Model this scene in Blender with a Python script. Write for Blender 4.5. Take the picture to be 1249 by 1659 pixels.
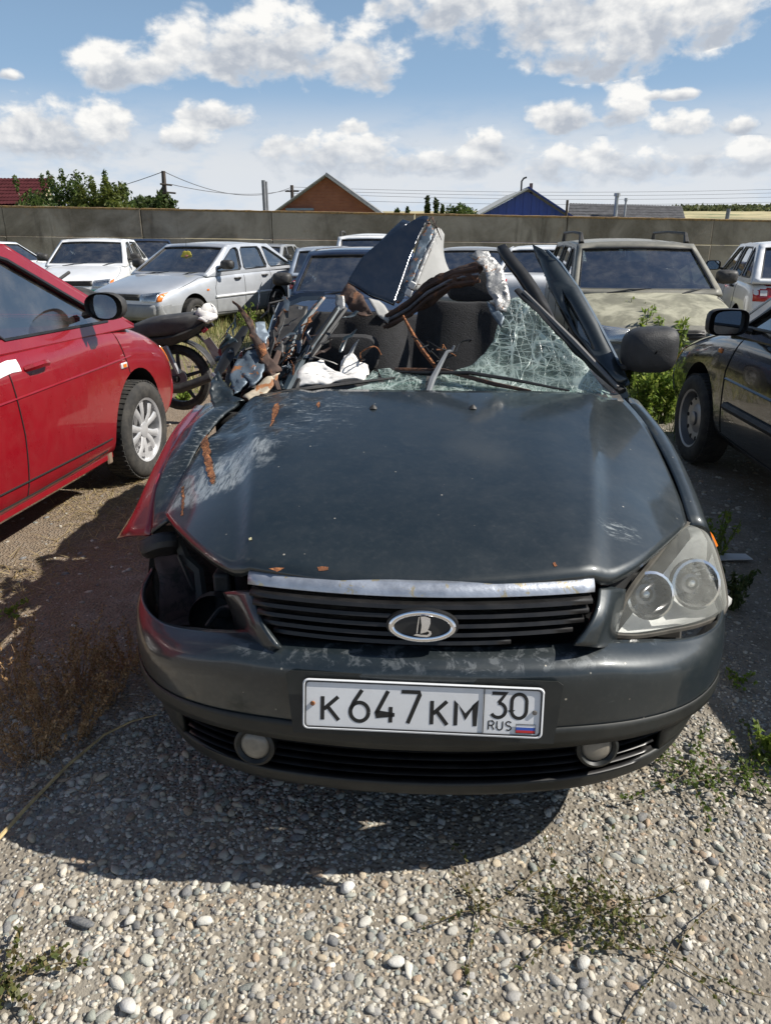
import bpy, bmesh, math, random
import numpy as np
from mathutils import Vector, Matrix, noise
from mathutils.geometry import tessellate_polygon
from mathutils.bvhtree import BVHTree
for o in list(bpy.data.objects): bpy.data.objects.remove(o)
SC = bpy.context.scene
COL = SC.collection
R = math.radians
PI = math.pi
# ------------------------------------------------------------------ camera
HC, PITCH, YAW, FPX = 1.5, R(20.45), R(2.9), 1200.0
cd = bpy.data.cameras.new('camera'); cam = bpy.data.objects.new('camera', cd); COL.objects.link(cam)
cam.location = (0, 0, HC); cam.rotation_euler = (PI/2-PITCH, 0, YAW)
cd.sensor_fit = 'VERTICAL'; cd.sensor_height = 36; cd.lens = 36*FPX/1659; cd.clip_start = .05; cd.clip_end = 6000
SC.camera = cam
def ray(px, py):
    u = (px-624.5)/FPX; v = (829.5-py)/FPX; c, s = math.cos(PITCH), math.sin(PITCH)
    d = (u, c+v*s, -s+v*c); cy, sy = math.cos(YAW), math.sin(YAW)
    return Vector((d[0]*cy-d[1]*sy, d[0]*sy+d[1]*cy, d[2]))
def at(px, py, y):            # the point of the place seen at a picture position, y metres ahead
    d = ray(px, py); t = y/d.y
    return Vector((d.x*t, y, HC+d.z*t))
def atz(px, py, z=0.):
    d = ray(px, py); t = (z-HC)/d.z
    return Vector((d.x*t, d.y*t, z))
# ------------------------------------------------------------------ sun, sky, exposure
SUN = Vector((1.04, -.015, 1.0)).normalized()
ld = bpy.data.lights.new('sun', 'SUN'); ld.energy = 5.0; ld.angle = R(.5); ld.color = (1, .95, .87)
so = bpy.data.objects.new('sun', ld); COL.objects.link(so)
so.rotation_euler = SUN.to_track_quat('Z', 'Y').to_euler()
W = bpy.data.worlds.new('World'); SC.world = W; W.use_nodes = True
class NT:                       # tiny node helper
    def __init__(s, tree): s.t = tree; s.n = tree.nodes; s.l = tree.links
    def new(s, typ, **kw):
        n = s.n.new(typ)
        for k, v in kw.items(): setattr(n, k, v)
        return n
    def put(s, sock, v):
        if hasattr(v, 'links') or isinstance(v, bpy.types.NodeSocket): s.l.new(v, sock)
        elif v is not None:
            try: sock.default_value = v
            except Exception: sock.default_value = tuple(v)+(1,)
    def m(s, op, a, b=None, c=None, clamp=False):
        n = s.new('ShaderNodeMath', operation=op); n.use_clamp = clamp
        s.put(n.inputs[0], a)
        if b is not None: s.put(n.inputs[1], b)
        if c is not None: s.put(n.inputs[2], c)
        return n.outputs[0]
    def noise(s, vec, scale, detail=4, rough=.55, dist=0, out=0):
        n = s.new('ShaderNodeTexNoise'); s.put(n.inputs['Vector'], vec)
        n.inputs['Scale'].default_value = scale; n.inputs['Detail'].default_value = detail
        n.inputs['Roughness'].default_value = rough; n.inputs['Distortion'].default_value = dist
        return n.outputs[out]
    def ramp(s, v, a, b, lo=0., hi=1., smooth=True):
        n = s.new('ShaderNodeMapRange', interpolation_type='SMOOTHSTEP' if smooth else 'LINEAR')
        s.put(n.inputs[0], v); s.put(n.inputs[1], a); s.put(n.inputs[2], b); s.put(n.inputs[3], lo); s.put(n.inputs[4], hi)
        return n.outputs[0]
    def mix(s, f, a, b, mode='MIX'):
        n = s.new('ShaderNodeMix', data_type='RGBA', blend_type=mode)
        s.put(n.inputs[0], f); s.put(n.inputs[6], a if not isinstance(a, tuple) else a[:3]+(1,)); s.put(n.inputs[7], b if not isinstance(b, tuple) else b[:3]+(1,))
        return n.outputs[2]
    def xyz(s, v):
        n = s.new('ShaderNodeSeparateXYZ'); s.put(n.inputs[0], v); return n.outputs
    def vec(s, x, y, z=0.):
        n = s.new('ShaderNodeCombineXYZ'); s.put(n.inputs[0], x); s.put(n.inputs[1], y); s.put(n.inputs[2], z); return n.outputs[0]
    def map(s, v, scale=(1,1,1), loc=(0,0,0), rot=(0,0,0)):
        n = s.new('ShaderNodeMapping'); s.put(n.inputs[0], v); n.inputs[1].default_value = loc; n.inputs[2].default_value = rot; n.inputs[3].default_value = scale; return n.outputs[0]
def build_sky():
    T = NT(W.node_tree); T.n.clear()
    out = T.new('ShaderNodeOutputWorld'); bg = T.new('ShaderNodeBackground'); bg.inputs[1].default_value = .06
    T.l.new(bg.outputs[0], out.inputs[0])
    sky = T.new('ShaderNodeTexSky', sky_type='NISHITA'); sky.sun_disc = False
    sky.sun_elevation = math.asin(SUN.z); sky.sun_rotation = math.atan2(SUN.x, SUN.y)
    sky.air_density = 1.15; sky.dust_density = .25; sky.ozone_density = 2.2
    g = T.new('ShaderNodeTexCoord').outputs['Generated']
    x, y, z = T.xyz(g)
    az = T.m('ARCTAN2', x, y); el = T.m('ARCSINE', z)
    azd = T.m('MULTIPLY', az, 57.2958); eld = T.m('MULTIPLY', el, 57.2958)
    p = T.vec(azd, T.m('MULTIPLY', eld, 1.5), 0.)
    fb = T.noise(p, .40, 7, .55, .15)                        # billows
    fb2 = T.noise(T.map(p, loc=(-.45, -.6, 0)), .40, 4, .55, .15)   # same billows, shifted towards the sun
    # cumulus heaps standing over the wall: (px, py, rx, ry above, ry below) -> degrees
    heaps = [(190,115,80,42,30),(290,90,60,50,40),(390,70,100,55,62),(465,58,85,52,74),(590,100,62,62,52),(240,110,90,20,28),
             (690,0,90,60,40),(820,-10,170,90,72),(990,10,190,70,95),(960,95,85,30,34),(1120,20,120,50,50),(1000,50,130,40,60),
             (915,190,62,28,28),(1100,205,62,26,24),(1010,180,44,40,28),(1195,205,30,18,14),
             (110,205,130,44,60),(350,190,70,28,24),(540,245,125,40,50),(800,240,80,34,34),(960,262,140,36,40),(1200,255,85,30,30),
             (300,225,70,28,22),(570,207,34,16,12),(15,122,20,9,8),(1090,155,45,11,9),(60,225,120,30,30),(720,262,120,24,30)]
    D = None; S = None; Wt = None
    for (px, py, rx, ru, rd) in heaps:
        d = ray(px, py).normalized(); a0 = math.degrees(math.atan2(d.x, d.y)); e0 = math.degrees(math.asin(d.z))
        k = 20.2; rx, ru, rd = rx*.9/k, ru*.88/k, rd*.85/k
        dx = T.m('MULTIPLY', T.m('SUBTRACT', azd, a0), 1/rx)
        dy0 = T.m('SUBTRACT', eld, e0)
        up = T.m('MULTIPLY', T.m('MAXIMUM', dy0, 0.), 1/ru); dn = T.m('MULTIPLY', T.m('MINIMUM', dy0, 0.), 1/rd)
        t = T.m('ADD', up, dn)
        r2 = T.m('MULTIPLY_ADD', dx, dx, T.m('MULTIPLY', t, t))
        di = T.m('SUBTRACT', 1., r2)
        D = di if D is None else T.m('SMOOTH_MAX', D, di, .25)
        w = T.m('MAXIMUM', di, .0005)
        S = T.m('MULTIPLY', w, t) if S is None else T.m('MULTIPLY_ADD', w, t, S)
        Wt = w if Wt is None else T.m('ADD', Wt, w)
    tl = T.m('DIVIDE', S, Wt)
    dens = T.m('ADD', T.m('MAXIMUM', D, -1.2), T.m('MULTIPLY', T.m('SUBTRACT', fb, .53), 3.6))
    a1 = T.ramp(dens, -.2, .72)
    # the same broken cumulus carried on over the rest of the sky
    zz = T.m('MAXIMUM', z, .06)
    q = T.vec(T.m('DIVIDE', x, zz), T.m('DIVIDE', y, zz), 0.)
    gen = T.noise(q, .8, 5, .55, .3)
    wout = T.m('MAXIMUM', T.ramp(eld, 15.5, 22.), T.ramp(T.m('ABSOLUTE', T.m('ADD', azd, 2.9)), 34., 44.))
    a2 = T.m('MULTIPLY', T.ramp(gen, .57, .68), wout)
    # low bank of far cloud near the horizon
    bank = T.noise(T.map(p, scale=(.55, 1, 1), loc=(31, 4, 0)), .35, 4, .6)
    a3 = T.m('MULTIPLY', T.ramp(bank, .2, .54), T.ramp(eld, 9.4, 4.2))
    al = T.m('MAXIMUM', T.m('MAXIMUM', a1, a2), T.m('MULTIPLY', a3, .88))
    rel = T.m('MULTIPLY', T.m('SUBTRACT', fb, fb2), 2.6)
    sh = T.m('ADD', T.m('ADD', T.m('MULTIPLY', tl, .95), .42), rel)
    thin = T.ramp(dens, .2, 1.3, .14, 0.)
    sh = T.ramp(T.m('ADD', sh, thin), 0., 1., smooth=False)
    sh = T.m('ADD', T.m('MULTIPLY', T.m('SUBTRACT', sh, .58), T.ramp(dens, -.15, .8)), .58)
    shg = T.ramp(T.m('ADD', T.m('ADD', gen, rel), -.28), 0., .6, 1., .35)
    shade = T.m('ADD', T.m('MULTIPLY', sh, T.m('SUBTRACT', 1., wout)), T.m('MULTIPLY', shg, wout))
    cc = T.mix(shade, (5.7, 6.2, 7.0), (11.6, 11.5, 11.2))
    far = T.ramp(eld, 7., 1.5)
    cc = T.mix(T.m('MULTIPLY', far, .5), cc, (8.6, 9.2, 10.0))
    haze = T.mix(T.ramp(eld, 26., 6., 0., .7), sky.outputs[0], (3.7, 5.9, 9.0)); haze = T.mix(T.ramp(eld, 11., 0., 0., .85), haze, (7.6, 8.8, 10.4))
    T.put(bg.inputs[0], T.mix(al, haze, cc))
build_sky()
W.cycles.sampling_method = 'MANUAL'; W.cycles.sample_map_resolution = 256
vs = SC.view_settings; vs.view_transform = 'Standard'; vs.look = 'None'; vs.exposure = .5; vs.gamma = 1
try: vs.use_curve_mapping = False
except Exception: pass
SC.render.engine = 'CYCLES'; SC.cycles.max_bounces = 7; SC.cycles.transparent_max_bounces = 12
# ------------------------------------------------------------------ materials
MATS = {}
def mat(name, col, rough=.6, metal=0., coat=0., var=.12, scale=6., bump=0., bscale=40., col2=None, thr=None, spec=.5, crough=.08, alpha=1., emit=None, flake=0, stretch=(1,1,1), dust=0.):
    if name in MATS: return MATS[name]
    m = bpy.data.materials.new(name); m.use_nodes = True; T = NT(m.node_tree)
    b = T.n['Principled BSDF']; tc = T.new('ShaderNodeTexCoord').outputs['Object']
    tc = T.map(tc, scale=stretch)
    n1 = T.noise(tc, scale, 6, .6)
    lo = tuple(c*(1-var) for c in col); hi = tuple(min(1, c*(1+var)) for c in col)
    c = T.mix(T.ramp(n1, .3, .7), lo, hi)
    rr = T.ramp(n1, .25, .75, max(0, rough-.08), min(1, rough+.08))
    if col2 is not None:
        n2 = T.noise(tc, scale*1.7, 7, .68, .5); t = thr or (.52, .6)
        k = T.ramp(n2, t[0], t[1]); c = T.mix(k, c, col2)
    if dust:
        n3 = T.noise(tc, 14., 6, .7); k3 = T.m('MULTIPLY', T.ramp(n3, .3, .8), dust)
        c = T.mix(k3, c, (.38, .34, .28)); rr = T.m('ADD', rr, T.m('MULTIPLY', k3, .4))
    T.put(b.inputs['Base Color'], c); T.put(b.inputs['Roughness'], rr)
    b.inputs['Metallic'].default_value = metal; b.inputs['Specular IOR Level'].default_value = spec
    b.inputs['Coat Weight'].default_value = coat; b.inputs['Coat Roughness'].default_value = crough
    if alpha < 1: b.inputs['Alpha'].default_value = alpha
    if bump:
        bn = T.new('ShaderNodeBump'); bn.inputs['Strength'].default_value = bump; bn.inputs['Distance'].default_value = .01
        T.put(bn.inputs['Height'], T.noise(tc, bscale, 5, .65)); T.put(b.inputs['Normal'], bn.outputs[0])
    MATS[name] = m
    return m
def glass(name, tint, opac, rough=.02):      # tinted pane: see-through, mirroring the sky, with a film of dust
    if name in MATS: return MATS[name]
    m = bpy.data.materials.new(name); m.use_nodes = True; T = NT(m.node_tree); T.n.clear()
    out = T.new('ShaderNodeOutputMaterial'); tr = T.new('ShaderNodeBsdfTransparent'); tr.inputs[0].default_value = tint+(1,)
    tc = T.new('ShaderNodeTexCoord').outputs['Object']; n = T.noise(tc, 5, 6, .65)
    gl = T.new('ShaderNodeBsdfGlossy'); gl.inputs[0].default_value = (.95, .97, 1, 1); T.put(gl.inputs['Roughness'], T.ramp(n, .3, .8, rough, rough+.08))
    df = T.new('ShaderNodeBsdfDiffuse'); df.inputs[0].default_value = (.36, .34, .31, 1)
    fr = T.new('ShaderNodeFresnel'); fr.inputs[0].default_value = 1.6
    mx = T.new('ShaderNodeMixShader'); T.put(mx.inputs[0], T.m('ADD', T.m('MULTIPLY', fr.outputs[0], 1.25), opac, clamp=True))
    T.l.new(tr.outputs[0], mx.inputs[1]); T.l.new(gl.outputs[0], mx.inputs[2])
    m2 = T.new('ShaderNodeMixShader'); T.put(m2.inputs[0], T.ramp(n, .35, .85, .015, .16)); T.l.new(mx.outputs[0], m2.inputs[1]); T.l.new(df.outputs[0], m2.inputs[2]); T.l.new(m2.outputs[0], out.inputs[0])
    MATS[name] = m
    return m
# ------------------------------------------------------------------ mesh helpers
def cr(pts, n):                 # Catmull-Rom through points, n samples a span
    P = [np.array(p, float) for p in pts]
    if len(P) < 3 or n <= 1:
        if n <= 1: return P
        return [P[0]+(P[1]-P[0])*k/n for k in range(n+1)]
    Q = [2*P[0]-P[1]]+P+[2*P[-1]-P[-2]]; o = []
    for i in range(len(P)-1):
        a, b, c, d = Q[i:i+4]
        for k in range(n):
            t = k/n; o.append(.5*((2*b)+(c-a)*t+(2*a-5*b+4*c-d)*t*t+(3*b-a-3*c+d)*t**3))
    o.append(P[-1]); return o
class MB:
    def __init__(s): s.v = []; s.f = []; s.mi = []
    def add(s, v, f, m=0):
        k = len(s.v); s.v += [tuple(map(float, p)) for p in v]
        for q in f: s.f.append(tuple(i+k for i in q)); s.mi.append(m)
        return s
    def box(s, c, d, m=0, rot=None):
        h = [(sx*d[0]/2, sy*d[1]/2, sz*d[2]/2) for sz in (-1, 1) for sy in (-1, 1) for sx in (-1, 1)]
        M = rot.to_matrix() if rot is not None else None
        v = [Vector(c)+(M@Vector(p) if M else Vector(p)) for p in h]
        return s.add(v, [(0,2,3,1),(4,5,7,6),(0,1,5,4),(2,6,7,3),(0,4,6,2),(1,3,7,5)], m)
    def tube(s, pts, r, n=8, m=0, flat=1., up=None, cap=True, smooth=0):
        if smooth: 
            if hasattr(r, '__len__'):
                rr = [x[0] for x in cr([(q,) for q in r], smooth)]
            else: rr = r
            pts = cr(pts, smooth); r = rr
        P = [Vector(p) for p in pts]; k = len(P); v = []; f = []
        if not hasattr(r, '__len__'): r = [r]*k
        u0 = Vector(up) if up else Vector((0, 0, 1))
        for i, p in enumerate(P):
            t = (P[min(i+1, k-1)]-P[max(i-1, 0)]).normalized()
            a = u0-t*u0.dot(t)
            if a.length < 1e-3: a = Vector((1, 0, 0))-t*t.x
            a.normalize(); b = t.cross(a); 
            if not up: u0 = a
            for j in range(n):
                w = 2*PI*(j+.5)/n; v.append(p+a*(math.cos(w)*r[i]*flat)+b*(math.sin(w)*r[i]))
        for i in range(k-1):
            for j in range(n):
                j2 = (j+1) % n; f.append((i*n+j, i*n+j2, (i+1)*n+j2, (i+1)*n+j))
        if cap: f.append(tuple(range(n-1, -1, -1))); f.append(tuple((k-1)*n+j for j in range(n)))
        return s.add(v, f, m)
    def lathe(s, prof, o, axis=(1, 0, 0), n=24, m=0, ref=(0, 0, 1)):   # prof: (radius, along)
        A = Vector(axis).normalized(); U = Vector(ref); U = (U-A*U.dot(A)).normalized(); V = A.cross(U); v = []; f = []
        for (r, h) in prof:
            for j in range(n):
                w = 2*PI*j/n; v.append(Vector(o)+A*h+U*(r*math.cos(w))+V*(r*math.sin(w)))
        for i in range(len(prof)-1):
            for j in range(n):
                j2 = (j+1) % n; f.append((i*n+j, (i+1)*n+j, (i+1)*n+j2, i*n+j2))
        return s.add(v, f, m)
    def grid(s, rows, m=0):
        k = len(rows[0]); v = [p for r in rows for p in r]
        f = [(i*k+j, i*k+j+1, (i+1)*k+j+1, (i+1)*k+j) for i in range(len(rows)-1) for j in range(k-1)]
        return s.add(v, f, m)
    def patch(s, rows, nu=4, nv=4, m=0):
        a = [cr(r, nu) for r in rows]; cols = [cr([a[i][j] for i in range(len(a))], nv) for j in range(len(a[0]))]
        return s.grid([[cols[j][i] for j in range(len(cols))] for i in range(len(cols[0]))], m)
    def poly(s, loops, m=0):    # planar-ish polygon with holes
        pl = [[Vector(p) for p in l] for l in loops]; v = [p for l in pl for p in l]
        return s.add(v, [tuple(t) for t in tessellate_polygon(pl)], m)
def mesh(name, mb, mats, smooth=True, ang=40):
    me = bpy.data.meshes.new(name); me.from_pydata(mb.v, [], mb.f)
    if not isinstance(mats, (list, tuple)): mats = [mats]
    for q in mats: me.materials.append(q)
    if any(mb.mi): me.polygons.foreach_set('material_index', mb.mi)
    bm = bmesh.new(); bm.from_mesh(me); bmesh.ops.remove_doubles(bm, verts=bm.verts, dist=2e-5); bmesh.ops.recalc_face_normals(bm, faces=bm.faces); bm.to_mesh(me); bm.free()
    if smooth:
        me.polygons.foreach_set('use_smooth', [True]*len(me.polygons))
        if ang < 180: me.set_sharp_from_angle(angle=R(ang))
    me.update(); return me
def link(name, me, parent=None, loc=(0, 0, 0), rot=(0, 0, 0)):
    o = bpy.data.objects.new(name, me); COL.objects.link(o); o.location = loc; o.rotation_euler = rot
    if parent is not None: o.parent = parent
    return o
def obj(name, mb, mats, parent=None, loc=None, rot=(0, 0, 0), smooth=True, solid=0, bevel=0, sub=0, ang=40, off=-1, label=None):
    o = link(name, mesh(name, mb, mats, smooth, 180 if sub else ang), parent, (0, 0, 0), rot)
    if loc is not None: o.location = loc
    elif parent is not None and parent.get('_w') and parent.parent is None: o.location = -Vector(parent.location)   # shapes given in place coordinates
    if solid: md = o.modifiers.new('solid', 'SOLIDIFY'); md.thickness = solid; md.offset = off
    if bevel: md = o.modifiers.new('bevel', 'BEVEL'); md.width = bevel; md.segments = 2; md.limit_method = 'ANGLE'; md.angle_limit = R(35)
    if sub: md = o.modifiers.new('sub', 'SUBSURF'); md.levels = sub; md.render_levels = sub
    if label: o['label'] = label
    return o
def tag(o, label, cat, group=None, kind=None):
    if label: o['label'] = label
    if cat: o['category'] = cat
    if group: o['group'] = group
    if kind: o['kind'] = kind
    return o
def thing(name, label, cat, loc=(0, 0, 0), rz=0, group=None, world=False):
    o = bpy.data.objects.new(name, None); COL.objects.link(o); o.location = loc; o.rotation_euler = (0, 0, rz); o.empty_display_size = .2
    if world: o['_w'] = 1
    return tag(o, label, cat, group)
def struct(o): o['kind'] = 'structure'; return o
def sheet(pts, amp=.0, cuts=2, seed=0, fr=6., holes=None, m=0):      # crumpled sheet spanned over an outline of 3-D points
    bm = bmesh.new(); L = [[Vector(p) for p in pts]]+([[Vector(p) for p in h] for h in holes] if holes else [])
    vs_ = [bm.verts.new(p) for l in L for p in l]
    for t in tessellate_polygon(L):
        try: bm.faces.new([vs_[i] for i in t])
        except ValueError: pass
    for _ in range(cuts): bmesh.ops.subdivide_edges(bm, edges=[e for e in bm.edges if e.calc_length() > .022], cuts=1, use_grid_fill=True)
    bmesh.ops.triangulate(bm, faces=bm.faces)
    sv = Vector((seed*3.1, seed*7.7, seed*1.3))
    for v in bm.verts:
        v.co += noise.noise_vector(v.co*fr+sv)*amp + noise.noise_vector(v.co*fr*2.7+sv)*amp*.5
    bm.verts.index_update(); mb = MB(); mb.add([v.co.copy() for v in bm.verts], [[v.index for v in f.verts] for f in bm.faces], m); bm.free()
    return mb
# ------------------------------------------------------------------ the setting
rng = np.random.default_rng(7); random.seed(5)
def npmesh(name, V, Fc, mats, colors=None, smooth=False):
    """V (n,3), Fc (m,k) with k 3 or 4; colors per vertex -> attribute 'tone'"""
    me = bpy.data.meshes.new(name); k = Fc.shape[1]; m = len(Fc)
    me.vertices.add(len(V)); me.vertices.foreach_set('co', np.ascontiguousarray(V, np.float32).ravel())
    me.loops.add(m*k); me.loops.foreach_set('vertex_index', np.ascontiguousarray(Fc, np.int32).ravel())
    me.polygons.add(m); me.polygons.foreach_set('loop_start', np.arange(0, m*k, k, dtype=np.int32))
    if smooth: me.polygons.foreach_set('use_smooth', np.ones(m, bool))
    if colors is not None:
        a = me.color_attributes.new('tone', 'FLOAT_COLOR', 'POINT'); c = np.ones((len(V), 4), np.float32); c[:, :3] = colors
        a.data.foreach_set('color', c.ravel())
    for q in (mats if isinstance(mats, (list, tuple)) else [mats]): me.materials.append(q)
    me.update(calc_edges=True); me.validate(); return me
def tone_mat(name, rough=.8, bump=0., trans=0., spec=.3):
    m = bpy.data.materials.new(name); m.use_nodes = True; T = NT(m.node_tree); b = T.n['Principled BSDF']
    at_ = T.new('ShaderNodeAttribute', attribute_name='tone'); tc = T.new('ShaderNodeTexCoord').outputs['Object']
    n = T.noise(tc, 160, 4, .7) if bump else T.noise(tc, 30, 3, .6)
    T.put(b.inputs['Base Color'], T.mix(T.ramp(n, .3, .75, 0., .3), at_.outputs[0], (.5, .47, .4) if bump else (.1, .12, .03)))
    b.inputs['Roughness'].default_value = rough; b.inputs['Specular IOR Level'].default_value = spec
    if bump:
        bn = T.new('ShaderNodeBump'); bn.inputs['Strength'].default_value = bump; bn.inputs['Distance'].default_value = .004
        T.put(bn.inputs['Height'], T.noise(tc, 240, 4, .7)); T.put(b.inputs['Normal'], bn.outputs[0])
    if trans:
        out = T.n['Material Output']; tl = T.new('ShaderNodeBsdfTranslucent'); T.l.new(at_.outputs[0], tl.inputs[0])
        mx = T.new('ShaderNodeMixShader'); mx.inputs[0].default_value = trans
        T.l.new(b.outputs[0], mx.inputs[1]); T.l.new(tl.outputs[0], mx.inputs[2]); T.l.new(mx.outputs[0], out.inputs[0])
    MATS[name] = m; return m
M_leaf = tone_mat('leaf', .5, trans=.45); M_stone = tone_mat('pebble', .75, bump=.6); M_straw = tone_mat('straw', .7, trans=.25)
def ground_h(x, y):
    return .018*math.sin(x*1.7+.4*y)*math.cos(y*1.3-.6*x)+.012*math.sin(3.1*x+1.9*y)
def ground_mat():
    m = bpy.data.materials.new('gravelly_dirt'); m.use_nodes = True; T = NT(m.node_tree); b = T.n['Principled BSDF']
    tc = T.new('ShaderNodeTexCoord').outputs['Object']
    big = T.noise(tc, .7, 5, .6, .4); mid = T.noise(tc, 9, 6, .65); fine = T.noise(tc, 90, 5, .7)
    vo = T.new('ShaderNodeTexVoronoi'); T.put(vo.inputs['Vector'], tc); vo.inputs['Scale'].default_value = 70
    vb = T.new('ShaderNodeTexVoronoi'); T.put(vb.inputs['Vector'], T.vec(*[T.m('ADD', c_, T.m('MULTIPLY', T.m('SUBTRACT', mid, .5), .05)) for c_ in T.xyz(tc)[:3]])); vb.inputs['Scale'].default_value = 30
    dirt = T.mix(T.ramp(mid, .3, .7), (.20, .175, .14), (.30, .27, .22))
    brown = T.mix(T.ramp(fine, .3, .7), (.15, .11, .075), (.27, .2, .14))
    c = T.mix(T.ramp(big, .52, .68, 0., .55), dirt, brown)
    # bare brown soil by the red car (it lies there, to the left)
    x, y, z = T.xyz(tc)
    soil = T.m('MULTIPLY', T.ramp(T.m('ADD', x, T.m('MULTIPLY', mid, .5)), -.75, -1.35), T.ramp(y, 1.9, 2.6))
    c = T.mix(T.m('MULTIPLY', soil, .8), c, brown)
    grav = T.mix(vo.outputs['Color'], (.09, .09, .09), (.46, .43, .38))
    gv = T.m('MULTIPLY', T.ramp(vo.outputs['Distance'], .5, .32), T.ramp(mid, .36, .58))
    c = T.mix(T.m('MULTIPLY', gv, T.m('SUBTRACT', .75, T.m('MULTIPLY', soil, .4))), c, grav)
    # dry grassy plain further out
    dist = T.ramp(y, 9., 12.5); gr = T.mix(T.ramp(mid, .35, .65), (.30, .25, .12), (.13, .16, .05))
    c = T.mix(T.m('MULTIPLY', dist, T.ramp(big, .3, .6, .35, .95)), c, gr)
    T.put(b.inputs['Base Color'], c); b.inputs['Roughness'].default_value = .93; b.inputs['Specular IOR Level'].default_value = .2
    hgt = T.m('ADD', T.m('MULTIPLY', T.ramp(vo.outputs['Distance'], .6, .1), .6), T.m('ADD', T.m('MULTIPLY', mid, .7), T.m('MULTIPLY', fine, .5)))
    bn = T.new('ShaderNodeBump'); bn.inputs['Strength'].default_value = .9; bn.inputs['Distance'].default_value = .012
    T.put(bn.inputs['Height'], hgt); T.put(b.inputs['Normal'], bn.outputs[0]); return m
def ground():
    def axis(lo, hi, near_lo, near_hi, st):
        a = list(np.arange(near_lo, near_hi, st)); k = st
        b = near_lo
        while b > lo: k *= 1.5; b = max(lo, b-k); a.insert(0, b)
        k = st; b = near_hi
        while b < hi: a.append(b); k *= 1.5; b = min(hi, b+k)
        a.append(hi); return np.array(a)
    xs = axis(-1500, 1500, -7, 7, .16); ys = axis(-300, 3000, -1, 14, .16); rows = []
    for y in ys:
        far = max(0, y-60); hill = 0.
        if y > 60: t = min(1, (y-60)/380); hill = 13.2*t*t*(3-2*t)
        rows.append([(x, y, hill+(ground_h(x, y) if (abs(x) < 7 and -1 < y < 14) else 0.)) for x in xs])
    mb = MB().grid(rows); return struct(obj('ground', mb, ground_mat(), ang=180))
ground()
# dry field beyond the wall, on the rise
M_field = mat('dry_field', (.36, .31, .17), .95, var=.3, scale=.05, col2=(.12, .15, .06), thr=(.5, .62))
rows = []
for y in np.linspace(110, 436, 30):
    t = min(1, (y-60)/380); hill = 13.2*t*t*(3-2*t)
    rows.append([(x, y, hill+.25+.15*math.sin(x*.05+y*.03)) for x in np.linspace(-500, 600, 60)])
struct(obj('field', MB().grid(rows), M_field, ang=180))
# ------------------------------------------------------------------ gravel
def ico(sub):
    bm = bmesh.new(); bmesh.ops.create_icosphere(bm, subdivisions=sub, radius=1.)
    V = np.array([v.co[:] for v in bm.verts]); Fc = np.array([[v.index for v in f.verts] for f in bm.faces]); bm.free(); return V, Fc
PAL = np.array([(.55,.52,.46),(.63,.61,.56),(.44,.42,.38),(.33,.33,.33),(.17,.18,.2),(.24,.27,.27),(.42,.44,.41),(.5,.43,.33),(.38,.28,.2),(.7,.68,.63),(.3,.33,.3),(.48,.48,.46)])
PW = np.array([.15,.07,.15,.12,.08,.08,.08,.11,.05,.03,.05,.04]); PW /= PW.sum()
def stones(pos, size, sub, seed):
    r = np.random.default_rng(seed); V0, F0 = ico(sub); n = len(pos); nv = len(V0)
    ax = np.stack([r.uniform(.75, 1.45, n), r.uniform(.7, 1.05, n), r.uniform(.4, .8, n)], 1)*size[:, None]
    nb = 9; rad = np.ones((n, nv))          # angular pebbles: a few random flattening planes
    for k in range(nb):
        d = r.normal(size=(n, 3)); d /= np.linalg.norm(d, axis=1)[:, None]; h = r.uniform(.5, .92, n)
        dt = d@V0.T; rad = np.minimum(rad, np.where(dt > .05, h[:, None]/np.maximum(dt, .05), 9))
    rad *= 1+r.normal(0, .03, (n, nv))
    P = V0[None]*rad[..., None]*ax[:, None, :]
    a = r.uniform(0, 2*PI, n); t = r.normal(0, .3, n); ca, sa, ct, st = np.cos(a), np.sin(a), np.cos(t), np.sin(t)
    X, Y, Z = P[..., 0], P[..., 1], P[..., 2]
    Y, Z = Y*ct[:, None]-Z*st[:, None], Y*st[:, None]+Z*ct[:, None]
    X, Y = X*ca[:, None]-Y*sa[:, None], X*sa[:, None]+Y*ca[:, None]
    V = np.stack([X, Y, Z], -1)+pos[:, None, :]; Fc = (F0[None]+(np.arange(n)*nv)[:, None, None]).reshape(-1, 3)
    c = PAL[r.choice(len(PAL), n, p=PW)]*r.uniform(.62, 1.06, (n, 1))*np.array([1., .97, .915]); c = np.repeat(c, nv, 0)
    return V.reshape(-1, 3), Fc, c
def scatter(n, x0, x1, y0, y1, smin, smax, seed, power=2.2, keep=None):
    r = np.random.default_rng(seed); x = r.uniform(x0, x1, n); y = r.uniform(y0, y1, n)
    s = smin+(smax-smin)*r.random(n)**power
    if keep is not None:
        k = keep(x, y, r); x, y, s = x[k], y[k], s[k]
    z = np.array([ground_h(a, b) for a, b in zip(x, y)])+s*r.uniform(-.4, .15, len(x))
    return np.stack([x, y, z], 1), s
def patchy(x, y, r):     # fewer stones on the bare soil at the left
    base = np.where((x < -.95) & (y > 2.0), .28, 1.)
    nz = np.array([noise.noise(Vector((a*2.3, b*2.3, 1.))) for a, b in zip(x, y)])
    return r.random(len(x)) < base*np.clip(.85+nz*.7, .3, 1)
def gravel_part(name, args, sub, label):
    V, Fc, c = stones(*scatter(*args), sub, args[7]); o = link(name, npmesh(name, V, Fc, M_stone, c, smooth=False))
    return tag(o, label, 'gravel', kind='stuff')
gravel_part('gravel', (8500, -1.5, 1.5, .8, 2.1, .0075, .0175, 11, 2.4, patchy), 2, 'loose pale pebbles and grit spread in front of the wreck')
gravel_part('gravel', (36000, -1.7, 1.7, .8, 2.5, .0035, .009, 14, 1.3, patchy), 1, 'small angular stones packed between the pebbles in front of the wreck')
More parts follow.
